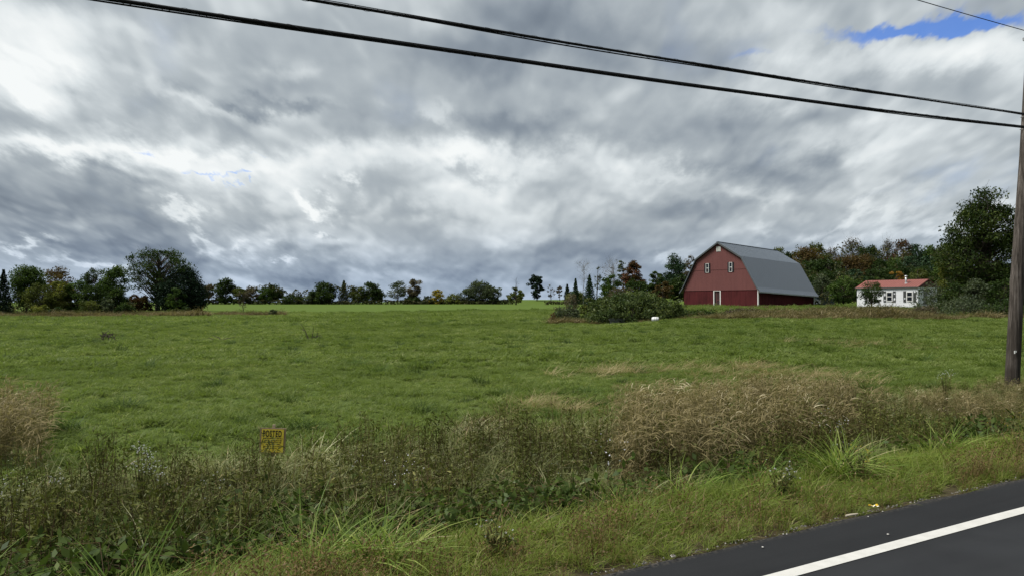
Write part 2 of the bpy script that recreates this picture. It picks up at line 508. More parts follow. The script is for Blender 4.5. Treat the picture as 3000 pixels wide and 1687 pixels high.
# ------------------------------------------------------------------ barn
METAL = {}
def siding_mat(name, c1, c2, rough, period, streak=.3, metal=0.0, spec=.3, ior=1.5):
    if name in MATS: return MATS[name]
    m, N = new_mat(name)
    co = N.n('ShaderNodeTexCoord').outputs['Object']
    f = N.noise(N.v('MULTIPLY', co, (1.0, 1.0, .12)), 3.0, 6, .65)
    f2 = N.noise(co, .5, 3, .5)
    c = N.mix(N.rng(N.m('ADD', N.m('MULTIPLY', f, .6), N.m('MULTIPLY', f2, .4)), .35, .65), c1, c2)
    princ(N, c, rough, metal, spec, f, .12, .006).inputs['IOR'].default_value = ior
    MATS[name] = m; return m
def ribbed(profile_fn, width, period, rib_h, rib_w, axis_len):
    pass
def build_barn():
    W, LEN, DROP = 13.3, 15.7, .62
    ang = math.atan2(-.777, .624)
    ox, oy = .2325 * 118.3, 118.3
    z0 = CAMZ - 13.6 / FPX * 118.3
    root = empty('barn', (ox, oy, z0), ang)
    tag(root, 'red gambrel roofed barn with grey metal roof and white framed door', 'barn')
    sag = lambda V: np.stack([V[:, 0], V[:, 1], V[:, 2] - DROP * np.clip(V[:, 1], 0, None) / LEN], 1)
    up = siding_mat('barn_upper_siding', (.132, .050, .047), (.110, .042, .040), .6, .3, spec=.2)
    lo = siding_mat('barn_lower_boards', (.084, .019, .020), (.042, .011, .012), .9, .2, spec=.08)
    rf = siding_mat('barn_roof_metal', (.044, .061, .083), (.037, .052, .072), .40, .3, metal=.0, spec=.6, ior=2.1)
    white = simple('white_trim', (.72, .72, .70), (.55, .55, .53), 5, .6)
    dark = simple('dark_shutter', (.012, .014, .020), scale=4, rough=.6)
    glass = MATS.get('window_glass')
    # outline of the gable, local x 0..W
    OUT = [(0, 2.72), (2.62, 7.34), (W / 2, 9.72), (W - 2.62, 7.34), (W, 2.72)]
    seam = 2.55
    # lower wall: boards on gable, sides and back
    mb = MB()
    mb.box((0, 0, -.9), (5.70, .18, seam)); mb.box((6.93, 0, -.9), (W, .18, seam)); mb.box((5.70, 0, 2.40), (6.93, .18, seam))
    mb.box((0, .18, -.9), (.18, LEN, seam + .3)); mb.box((W - .18, .18, -.9), (W, LEN, seam + .3)); mb.box((.18, LEN - .18, -.9), (W - .18, LEN, seam))
    lw = mb.build('lower_wall', lo, root, fn=sag)
    # board battens of the lower wall, each a board proud of the wall
    mb = MB()
    rnd = random.Random(5)
    x = .02
    while x < W - .2:
        w = .20 + rnd.random() * .03
        if not (5.55 < x + w and x < 7.05):
            mb.box((x, -.012 - rnd.random() * .012, -.9), (x + w - .018, .0, seam - .01))
        x += w
    b = mb.build('boards', lo, lw, fn=sag); b['kind'] = 'stuff'
    mb = MB()
    y = .02
    while y < LEN - .2:
        w = .20 + rnd.random() * .03
        mb.box((W, y, -.9), (W + .012 + rnd.random() * .012, y + w - .018, seam + .2))
        y += w
    b = mb.build('boards', lo, lw, fn=sag); b['kind'] = 'stuff'
    # upper gable sheet with ribs
    mb = MB()
    poly = [(0, seam + .012)] + OUT + [(W, seam + .012)]
    mb.prism(poly, -.03, .15)
    mb.prism([(0, seam), (0.02, 2.72), (2.64, 7.32), (W / 2, 9.69), (W - 2.64, 7.32), (W - .02, 2.72), (W, seam)], LEN - .15, LEN - .02)
    uw = mb.build('upper_wall', up, root, fn=sag)
    def ztop(x):
        return float(np.interp(x, [p[0] for p in OUT], [p[1] for p in OUT]))
    mb = MB()
    n = 58
    for i in range(1, n):
        x = i * W / n
        mb.raw([(x - .035, -.032, seam + .02), (x + .035, -.032, seam + .02), (x, -.048, seam + .02),
                (x - .035, -.032, ztop(x - .035) - .06), (x + .035, -.032, ztop(x + .035) - .06), (x, -.048, ztop(x) - .06)],
               [(0, 2, 5, 3), (2, 1, 4, 5), (0, 1, 2), (3, 5, 4)])
    b = mb.build('ribs', up, uw, fn=sag); b['kind'] = 'stuff'
    mb = MB().box((1.75, -.064, 5.62), (W - 1.75, -.031, 5.655))
    mb.build('seam_flashing', up, uw, fn=sag)
    MB().box((-.02, -.075, seam - .05), (W + .02, .0, seam + .03)).build('drip_edge', up, uw, fn=sag)
    # roof: thin metal sheets, three slopes a side (flared skirt, steep, shallow)
    EX = .35
    knuck = [(-.66, 2.20), (-.08, 2.88), (2.57, 7.45), (W / 2, 9.84), (W - 2.57, 7.45), (W + .08, 2.88), (W + .66, 2.20)]
    names = ['roof_skirt', 'steep_roof', 'upper_roof', 'upper_roof', 'steep_roof', 'roof_skirt']
    for i, nm in enumerate(names):
        (xa, za), (xb, zb) = knuck[i], knuck[i + 1]
        dx, dz = xb - xa, zb - za
        l = math.hypot(dx, dz); nx, nz = -dz / l, dx / l
        th = .06
        mb = MB().prism([(xa, za), (xb, zb), (xb + nx * th, zb + nz * th), (xa + nx * th, za + nz * th)], -EX, LEN + EX)
        part = mb.build(nm, rf, root, fn=sag)
        mb = MB(); k = 34
        for j in range(k + 1):
            y = -EX + .03 + j * (LEN + 2 * EX - .06) / k
            a = np.array([xa, za]) + np.array([nx, nz]) * (th + .002); bb = np.array([xb, zb]) + np.array([nx, nz]) * (th + .002)
            t2 = np.array([nx, nz]) * .012
            mb.raw([(a[0], y - .03, a[1]), (a[0], y + .03, a[1]), (a[0] + t2[0], y, a[1] + t2[1]),
                    (bb[0], y - .03, bb[1]), (bb[0], y + .03, bb[1]), (bb[0] + t2[0], y, bb[1] + t2[1])],
                   [(0, 2, 5, 3), (2, 1, 4, 5), (0, 1, 2), (3, 5, 4)])
        b = mb.build('seam_ribs', rf, part, fn=sag); b['kind'] = 'stuff'
    trim = simple('roof_trim', (.075, .085, .090), (.055, .062, .066), 4, .6)
    mb = MB()
    for i in range(6):
        (xa, za), (xb, zb) = knuck[i], knuck[i + 1]
        mb.raw([(xa, -EX - .03, za - .20), (xb, -EX - .03, zb - .20), (xb, -EX - .03, zb + .05), (xa, -EX - .03, za + .05),
                (xa, -EX - .004, za - .20), (xb, -EX - .004, zb - .20), (xb, -EX - .004, zb + .05), (xa, -EX - .004, za + .05)],
               [(0, 1, 2, 3), (7, 6, 5, 4), (0, 4, 5, 1), (3, 2, 6, 7), (0, 3, 7, 4), (1, 5, 6, 2)])
    mb.build('rake_trim', trim, root, fn=sag)
    MB().box((W / 2 - .18, -EX - .04, 9.87), (W / 2 + .18, LEN + EX, 9.925)).build('ridge_cap', rf, root, fn=sag)
    pale = simple('pale_fascia', (.36, .38, .38), scale=3, rough=.5)
    MB().box((W + .64, -EX, 2.10), (W + .685, LEN + EX, 2.22)).build('eave_fascia', pale, root, fn=sag)
    for yy in (-.05, LEN - .13):
        MB().box((W - .02 + .05, yy, -.9), (W + .16, yy + .18, 2.6)).build('corner_post', white, root, fn=sag)
    # doorway: one board panel, its dark colour standing for the unlit inside
    dr = MB().box((5.80, .10, -.3), (6.83, .15, 2.38)).build('door', simple('shaded_door_boards', (.040, .016, .016), (.018, .012, .012), 3, .85, stretch=(4, 1, .4)), root)
    mb = MB().box((5.66, -.05, -.3), (5.80, .08, 2.40)).box((6.83, -.05, -.3), (6.97, .08, 2.40)).box((5.66, -.05, 2.40), (6.97, .08, 2.52))
    mb.build('frame', white, dr)
    MB().box((6.12, .06, 1.02), (6.83, .099, 1.10)).build('rail', simple('door_rail', (.14, .05, .045), scale=4), dr)
    MB().box((6.12, .07, -.3), (6.18, .099, 2.38)).build('stile', simple('door_rail', (.14, .05, .045)), dr)
    # windows with shutters
    for cx, cz in ((4.57, 5.95), (8.80, 5.95)):
        hw, hh = .27, .72
        f = MB().box((cx - hw, -.10, cz - hh), (cx - hw + .055, -.03, cz + hh)).box((cx + hw - .055, -.10, cz - hh), (cx + hw, -.03, cz + hh)) \
            .box((cx - hw + .055, -.10, cz - hh), (cx + hw - .055, -.03, cz - hh + .055)).box((cx - hw + .055, -.10, cz + hh - .055), (cx + hw - .055, -.03, cz + hh)) \
            .box((cx - hw + .055, -.055, cz - .04), (cx + hw - .055, -.03, cz + .04)).build('window', white, root)
        MB().box((cx - hw + .055, -.06, cz - hh + .055), (cx + hw - .055, -.035, cz - .04)).build('pane', glass, f)
        MB().box((cx - hw + .055, -.06, cz + .04), (cx + hw - .055, -.035, cz + hh - .055)).build('pane', glass, f)
        for sx in (-1, 1):
            a, b_ = sorted((cx + sx * (hw + .015), cx + sx * (hw + .27)))
            sh = MB().box((a, -.095, cz - hh), (b_, -.032, cz + hh)).build('shutter', dark, root)
            mb = MB()
            for q in range(12):
                zz = cz - hh + .08 + q * .12
                mb.box((a + .04, -.108, zz), (b_ - .04, -.096, zz + .07))
            o = mb.build('louvres', dark, sh); o['kind'] = 'stuff'
    v = MB().box((W / 2 - .38, -.09, 8.42), (W / 2 + .38, -.03, 9.16)).build('gable_vent', white, root)
    mb = MB()
    for q in range(7):
        mb.box((W / 2 - .31, -.105, 8.47 + q * .10), (W / 2 + .31, -.091, 8.53 + q * .10))
    o = mb.build('vent_slats', simple('vent_grey', (.42, .43, .40), scale=4), v); o['kind'] = 'stuff'

def glass_mat():
    m, N = new_mat('window_glass')
    princ(N, (.010, .013, .017), .12, 0, .3)
    MATS['window_glass'] = m
glass_mat()
build_barn()

# ------------------------------------------------------------------ mobile home
def build_home():
    L, W, H = 8.3, 4.6, 2.5
    d = 101.0
    ox, oy = .4666 * d, d
    z0 = CAMZ - 14.0 / FPX * d
    ang = math.atan2(-.84, .54)
    root = empty('mobile_home', (ox, oy, z0), ang)
    tag(root, 'white single storey mobile home with faded red metal roof and dark shutters', 'house')
    wall = siding_mat('home_siding', (.62, .63, .65), (.54, .56, .58), .55, .2)
    mb = MB().box((0, 0, 0), (L, W, H))
    mb.build('wall', wall, root)
    mb = MB()
    for q in range(11):
        mb.raw([(.05, -.002, .1 + q * .21), (L - .05, -.002, .1 + q * .21), (L - .05, -.012, .1 + q * .21), (.05, -.012, .1 + q * .21), (.05, -.003, .1 + q * .21 + .209), (L - .05, -.003, .1 + q * .21 + .209)],
               [(3, 2, 5, 4), (0, 1, 2, 3)])
    o = mb.build('clapboards', wall, root); o['kind'] = 'stuff'
    MB().box((.02, .02, -.7), (L - .02, W - .02, -.003)).build('skirting', simple('skirting', (.30, .30, .28), (.18, .17, .15), 3), root)
    rr = siding_mat('home_roof', (.185, .062, .050), (.14, .048, .040), .6, .2)
    rz, ov = 1.0, .16
    th = .06
    mb = MB()
    prof = [(-ov, H - .02), (W / 2, H + rz), (W + ov, H - .02), (W + ov, H + th), (W / 2, H + rz + th + .01), (-ov, H + th)]
    V = [(-ov, y, z) for y, z in prof] + [(L + ov, y, z) for y, z in prof]
    F = [(0, 6, 7, 1), (1, 7, 8, 2), (2, 8, 9, 3), (3, 9, 10, 4), (4, 10, 11, 5), (5, 11, 6, 0), (0, 1, 4, 5), (1, 2, 3, 4), (6, 11, 10, 7), (7, 10, 9, 8)]
    mb.raw(V, F)
    roof = mb.build('roof', rr, root)
    mb = MB()
    for k in range(24):
        x = -ov + .06 + k * (L + 2 * ov - .12) / 23
        mb.raw([(x - .03, -ov, H + th + .002), (x + .03, -ov, H + th + .002), (x, -ov, H + th + .035),
                (x - .03, W / 2, H + rz + th + .01), (x + .03, W / 2, H + rz + th + .01), (x, W / 2, H + rz + th + .045)], [(0, 2, 5, 3), (2, 1, 4, 5), (0, 1, 2)])
    o = mb.build('seam_ribs', rr, roof); o['kind'] = 'stuff'
    MB().box((-ov - .02, -ov - .05, H - .04), (L + ov + .02, -ov - .003, H + .05)).build('gutter', simple('gutter', (.10, .09, .09), scale=4), roof)
    hg = siding_mat('home_gable', (.075, .022, .022), (.05, .016, .016), .8, .2)
    for xa, xb in ((L - .02, L + .04), (-.04, .02)):
        MB().raw([(xb, .0, H), (xb, W, H), (xb, W / 2, H + rz * .94), (xa, .0, H), (xa, W, H), (xa, W / 2, H + rz * .94)], [(0, 1, 2), (5, 4, 3), (0, 3, 4, 1), (1, 4, 5, 2), (2, 5, 3, 0)]).build('gable', hg, root)
    # chimney pipe
    cx, cy = 6.20, 1.05
    zr = H + rz * (cy + ov) / (W / 2 + ov)
    galv = simple('galvanised', (.55, .56, .56), (.42, .43, .44), 6, .4, .3)
    ch = MB().tube([(cx, cy, zr - .1), (cx, cy, zr + .95)], .115, 10).build('chimney', galv, roof, True)
    MB().tube([(cx, cy, zr + .95), (cx, cy, zr + 1.02), (cx, cy, zr + 1.08)], [.19, .2, .06], 10).build('chimney_cap', galv, roof, True)
    MB().tube([(cx, cy, zr - .12), (cx, cy, zr + .22)], [.26, .13], 4).build('flashing', galv, roof)
    white = MATS['white_trim']; dark = simple('worn_shutter', (.030, .034, .034), (.05, .052, .05), 8, .7); glass = MATS['window_glass']
    for cx, miss in ((2.0, ()), (4.6, (1, 4, 5)), (7.26, (2,))):
        hw, hh, cz = .40, .62, 1.34
        f = MB().box((cx - hw, -.07, cz - hh), (cx - hw + .08, -.024, cz + hh)).box((cx + hw - .08, -.07, cz - hh), (cx + hw, -.024, cz + hh)) \
            .box((cx - hw + .08, -.07, cz - hh), (cx + hw - .08, -.024, cz - hh + .08)).box((cx - hw + .08, -.07, cz + hh - .08), (cx + hw - .08, -.024, cz + hh)) \
            .box((cx - hw + .08, -.06, cz - .035), (cx + hw - .08, -.024, cz + .035)).build('window', white, root)
        MB().box((cx - hw + .08, -.045, cz - hh + .08), (cx + hw - .08, -.026, cz - .035)).build('pane', glass, f)
        MB().box((cx - hw + .08, -.045, cz + .035), (cx + hw - .08, -.026, cz + hh - .08)).build('pane', glass, f)
        for sx in (-1, 1):
            a, b = sorted((cx + sx * (hw + .08), cx + sx * (hw + .42)))
            mb = MB().box((a, -.06, cz - hh - .1), (a + .05, -.024, cz + hh + .1)).box((b - .05, -.06, cz - hh - .1), (b, -.024, cz + hh + .1))
            n = 7
            for q in range(n):
                if (q + (3 if sx > 0 else 0)) % 7 in miss: continue
                z = cz - hh - .1 + q * (2 * hh + .2) / n
                mb.box((a + .05, -.05, z), (b - .05, -.028, z + (2 * hh + .2) / n - .01))
            mb.build('shutter', dark, root)
    MB().box((L + .003, 1.3, .3), (L + .05, 2.2, 2.2)).build('end_door', simple('end_door', (.16, .16, .15), scale=4), root)
build_home()

# ------------------------------------------------------------------ teal shed between barn and home
def at(px, d, py=None):
    u = (px - 1500) / FPX
    x = u * d
    z = CAMZ + (HZ - py) / FPX * d if py is not None else zg1(x, d)
    return Vector((x, d, z))
def build_shed():
    p = at(2393, 122)
    root = empty('small_shed', (p.x, p.y, zg1(p.x, p.y) + .05), -.1)
    tag(root, 'low dark teal shed with a flat pale roof edge behind the barn', 'shed')
    teal = siding_mat('teal_boards', (.030, .050, .060), (.018, .030, .038), .8, .2)
    mb = MB().box((0, 0, -.3), (2.9, 2.2, 1.72)); mb.build('wall', teal, root)
    mb = MB()
    for k in range(14):
        mb.box((.01 + k * .206, -.03, -.3), (.01 + k * .206 + .19, -.002, 1.70))
    o = mb.build('boards', teal, root); o['kind'] = 'stuff'
    MB().box((-.25, -.3, 1.725), (3.15, 2.5, 1.82)).build('roof', simple('pale_roof', (.22, .23, .22), (.12, .13, .12), 3), root)
    MB().box((1.0, -.06, -.2), (1.9, -.032, 1.6)).build('door', siding_mat('shed_door', (.022, .034, .040), (.016, .026, .03), .8, .2), root)
build_shed()

def build_truck():
    d = 119.0
    p = at(2366, d)
    root = empty('pickup_truck', (p.x, p.y, zg1(p.x, p.y) + .02), -.12)
    tag(root, 'white pickup truck parked behind the corner post of the barn', 'truck')
    wp = simple('truck_white', (.68, .69, .70), (.60, .61, .62), 2, .35, 0, .5)
    blk = simple('rubber', (.018, .018, .018), scale=8, rough=.9); glass = MATS['window_glass']
    chrome = simple('chrome', (.5, .5, .5), scale=3, rough=.25, metal=.8)
    def prof(name, poly, y0, y1, mat, par):
        return MB().prism(poly, y0, y1).build(name, mat, par)
    prof('body', [(-3.3, .45), (-3.3, 1.08), (-.95, 1.08), (-.95, 1.12), (.55, 1.12), (1.65, 1.04), (1.78, .92), (1.80, .45), (1.52, .45), (1.38, .78), (1.1, .88), (.82, .78), (.68, .45),
                  (-1.75, .45), (-1.9, .78), (-2.15, .88), (-2.4, .78), (-2.55, .45)], -.9, .9, wp, root)
    c = prof('cab', [(-.95, 1.125), (-.88, 1.78), (-.70, 1.86), (-.15, 1.86), (.02, 1.78), (.52, 1.125)], -.78, .78, wp, root)
    for y0, y1 in ((-.80, -.782), (.782, .80)):
        MB().prism([(-.82, 1.2), (-.76, 1.72), (-.13, 1.74), (.30, 1.2)], y0, y1).build('side_window', glass, c)
    MB().raw([(.505, -.68, 1.19), (.505, .68, 1.19), (.075, .62, 1.75), (.075, -.62, 1.75)], [(0, 1, 2, 3)]).build('windscreen', glass, c)
    for wx in (1.1, -2.15):
        for wy in (-.82, .82):
            s_ = -1 if wy < 0 else 1
            w = MB().tube([(wx, wy - .11, .36), (wx, wy + .11, .36)], .36, 18).build('wheel', blk, root, True)
            MB().tube([(wx, wy + s_ * .111, .36), (wx, wy + s_ * .13, .36)], .2, 14).build('rim', chrome, w, True)
    for wy in (-.66, .66):
        MB().box((1.802, wy - .14, .70), (1.83, wy + .14, .90)).build('headlight', simple('lamp_glass', (.5, .5, .48), rough=.15), root)
    MB().box((1.802, -.5, .68), (1.82, .5, .92)).build('grille', blk, root)
    MB().box((1.803, -.88, .42), (1.92, .88, .58)).build('bumper', chrome, root)
    MB().box((.25, -1.02, 1.15), (.38, -.91, 1.32)).build('mirror', blk, root)
build_truck()

# ------------------------------------------------------------------ pole and cables
def build_pole():
    m, N = new_mat('pole_wood')
    co = N.n('ShaderNodeTexCoord').outputs['Object']
    f = N.noise(N.v('MULTIPLY', co, (1, 1, .045)), 22, 7, .65, .3); f2 = N.noise(co, 1.3, 4, .6); f3 = N.noise(N.v('MULTIPLY', co, (1, 1, .10)), 9, 5, .6)
    sep = N.n('ShaderNodeSeparateXYZ'); N.t.links.new(co, sep.inputs[0])
    c = N.ramp(f, [(.32, (.014, .012, .010)), (.5, (.066, .056, .048)), (.68, (.16, .142, .128))])
    c = N.mix(N.m('MULTIPLY', N.rng(sep.outputs[2], 1.0, 3.0, 1, 0), N.rng(f2, .2, .55)), c, (.026, .021, .017))
    princ(N, c, .9, 0, .15, N.m('ADD', f, N.m('MULTIPLY', f3, .8)), .9, .03)
    x0, y0 = (2960 - 1500) / FPX * 18.0, 18.0
    z0 = zg1(x0, y0) - .4
    lean = .073
    root = empty('utility_pole', (x0, y0, z0))
    tag(root, 'weathered wooden utility pole leaning right at the edge of the field', 'utility pole')
    n, k = 60, 28
    zs = np.linspace(0, 10.6, n); th = np.arange(k) / k * 2 * math.pi
    T, Zz = np.meshgrid(th, zs)
    r = .162 - .0058 * Zz
    r = r * (1 + .05 * (vnoise(T / (2 * math.pi) * k * .6, Zz * .35, 4) - .5)) + .012 * np.exp(-((Zz - 3.05) / .06) ** 2)
    for (zc, tc) in ((2.0, 3.9), (4.4, 4.6), (5.3, 3.7), (1.4, 4.9), (6.1, 4.2)):
        r = r + .010 * np.exp(-((Zz - zc) / .09) ** 2 - ((T - tc) / .3) ** 2)
    cx = .038 + 0 * Zz
    ctr = np.interp(zs, [0, 3.3, 5.95, 10.6], [-.02, .185, .40, .70])[:, None]
    V = np.stack([ctr + r * np.cos(T), r * np.sin(T), Zz], -1).reshape(-1, 3)
    i = np.arange(n - 1)[:, None] * k; j = np.arange(k)[None, :]; j2 = (j + 1) % k
    F = np.stack([i + j, i + j2, i + k + j2, i + k + j], -1).reshape(-1, 4)
    add('shaft', mesh_np('shaft', V, [F, np.arange((n - 1) * k, n * k)[None, :]], m, True), root)
    steel = simple('galvanised', (.55, .56, .56))
    blk = simple('black_fitting', (.012, .012, .014), scale=5, rough=.6)
    def cz(z): return float(np.interp(z, [0, 3.3, 5.95, 10.6], [-.02, .185, .40, .70]))
    MB().box((-.035, -.175, 1.36), (.02, -.158, 1.40)).box((-.035, -.175, 1.33), (-.012, -.160, 1.36)).build('tag', simple('white_tag', (.75, .75, .72), scale=4), root)
    for z in (5.90 - z0, 6.20 - z0):
        c = cz(z)
        b = MB().tube([(c - .19, -.02, z), (c + .19, -.02, z)], .012, 8).build('through_bolt', steel, root)
        MB().box((c - .15, -.20, z - .05), (c - .05, -.10, z + .05)).build('clamp', blk, root)
    z = 8.05 - z0
    c = cz(z)
    MB().tube([(c, -.02, z + .02), (c - .30, -.16, z - .02)], [.018, .012], 6).tube([(c - .30, -.16, z - .02), (c - .31, -.16, z + .05)], .02, 6).build('bracket', steel, root)
    return x0, y0
PX, PY = build_pole()
def build_cables():
    blk, N = new_mat('cable_sheath')
    co = N.n('ShaderNodeNewGeometry').outputs['Position']
    f = N.noise(co, 14, 4, .6)
    princ(N, N.mix(f, (.004, .004, .0045), (.009, .0095, .009)), .6, 0, .12, f, .2, .01)
    def pt(t, z0, a, b, off=0.0):
        return (PX + .33 - .866 * t + off * RN[0] * -1, PY - .5 * t + off * -RN[1], z0 - a * t + b * t * t)
    def cable(label, z0, a, b, r, bundle):
        ts = np.linspace(-26, 66, 185)
        z_at = lambda t: z0 - (a * t - b * t * t if t >= 0 else a * -t - b * t * t)
        mk = lambda t, dz=0, dn=0: (PX + .42 - .866 * t - dn * .5, PY - .17 - .5 * t + dn * .866, z_at(t) + dz)
        if bundle:
            root = empty('utility_cable', mk(0))
            o = np.array(mk(0))
            m1 = MB().tube(np.array([mk(t) for t in ts]) - o, r, 9); m1.build('sheath', blk, root, True)
            rnd = random.Random(int(z0 * 100)); ph = rnd.random() * 6
            am = .8 if z0 < 6 else 1.7
            dz = [am * (-.006 * math.sin(t * .9 + ph) - .010 * math.sin(t * .37 + ph * 2)) for t in ts]
            MB().tube(np.array([mk(t, r * .98 + .006 + .4 * d, .006) for t, d in zip(ts, dz)]) - o, .0055, 6).build('messenger_wire', blk, root, True)
            MB().tube(np.array([mk(t, -r * .9 - .007 + d, -.004) for t, d in zip(ts, dz)]) - o, .0105, 7).build('service_wire', blk, root, True)
            tl = np.arange(-26, 66, .055)
            helix = np.array([mk(t, (r + .009) * math.cos(t * 16), (r + .006) * math.sin(t * 16)) for t in tl]) - o
            MB().tube(helix, .0022, 3).build('lashing_wire', simple('lashing_steel', (.02, .02, .02), scale=9, rough=.4), root)
        else:
            root = MB().tube(np.array([mk(t) for t in ts]), r, 7).build('utility_cable', blk, None, True)
        tag(root, label, 'cable', 'cables strung to the utility pole')
    cable('lowest and thickest black cable crossing the sky to the pole', 5.9108, .06328, .000880, .0225, True)
    cable('black bundled cable just above the lowest one on the pole', 6.2174, 0.05361, 0.000549, .0195, True)
    cable('single thin wire highest up beside the patch of blue sky', 8.245, .040, .0010, .009, False)
build_cables()

# ------------------------------------------------------------------ POSTED sign
def build_sign():
    d = 9.35
    cx = (796 - 1500) / FPX * d
    zt = CAMZ + (HZ - 1256) / FPX * d
    root = empty('posted_sign', (cx, d, zg1(cx, d)), .05)
    root.rotation_euler = (-.05, .035, .05)
    tag(root, 'yellow sign reading POSTED on a wooden stake among the weeds', 'sign')
    H0 = zt - zg1(cx, d)
    w, h = .275, .285
    wood = simple('weathered_board', (.23, .17, .10), (.12, .09, .055), 9, .85, stretch=(1, 1, .2), bstr=.4)
    m, N = new_mat('sign_yellow')
    co = N.n('ShaderNodeTexCoord').outputs['Object']
    f = N.noise(co, 14, 6, .65); f2 = N.noise(co, 55, 4, .7)
    c = N.mix(N.rng(f, .35, .7), (.58, .46, .035), (.42, .34, .035))
    c = N.mix(N.m('MULTIPLY', N.rng(f2, .58, .72), .4), c, (.16, .10, .03))
    princ(N, c, .55, 0, .35)
    ink = simple('sign_ink', (.012, .009, .008), scale=30, rough=.7)
    MB().box((-w / 2 - .022, -.002, H0 - h - .014), (w / 2 + .022, .020, H0 + .014)).build('backing_board', wood, root)
    MB().box((-w / 2, -.006, H0 - h), (w / 2, -.0025, H0)).build('sign_panel', m, root)
    MB().box((-.018, .021, -.3), (.018, .045, H0 + .055)).build('stake', simple('stake_wood', (.36, .30, .20), (.2, .16, .1), 8, .85), root)
    cu = bpy.data.curves.new('lettering', 'FONT')
    cu.body = 'POSTED'; cu.align_x = 'CENTER'; cu.size = .112; cu.extrude = .0008; cu.offset = .0026; cu.space_character = 1.22
    cu.materials.append(ink)
    tmp = bpy.data.objects.new('tmp', cu); COL.objects.link(tmp)
    bpy.context.view_layer.update()
    tm = bpy.data.meshes.new_from_object(tmp.evaluated_get(bpy.context.evaluated_depsgraph_get()))
    bpy.data.objects.remove(tmp)
    t = bpy.data.objects.new('lettering', tm); COL.objects.link(t)
    t.parent = root; t.location = (-.006, -.0078, H0 - .092); t.rotation_euler = (R(90), 0, 0); t.scale = (.50, 1.0, 1)
    mb = MB(); rnd = random.Random(3)
    for row, (n, hh) in enumerate(((1.0, .009), (.86, .008), (.92, .008), (.7, .008), (.9, .006), (.5, .006))):
        z = H0 - .118 - row * .024
        x = -w / 2 * n * .86
        while x < w / 2 * n * .84:
            l = .008 + rnd.random() * .03
            mb.box((x, -.0075, z), (min(x + l, w / 2 * .9), -.0062, z + hh)); x += l + .006
    mb.build('fine_print', ink, root)
build_sign()

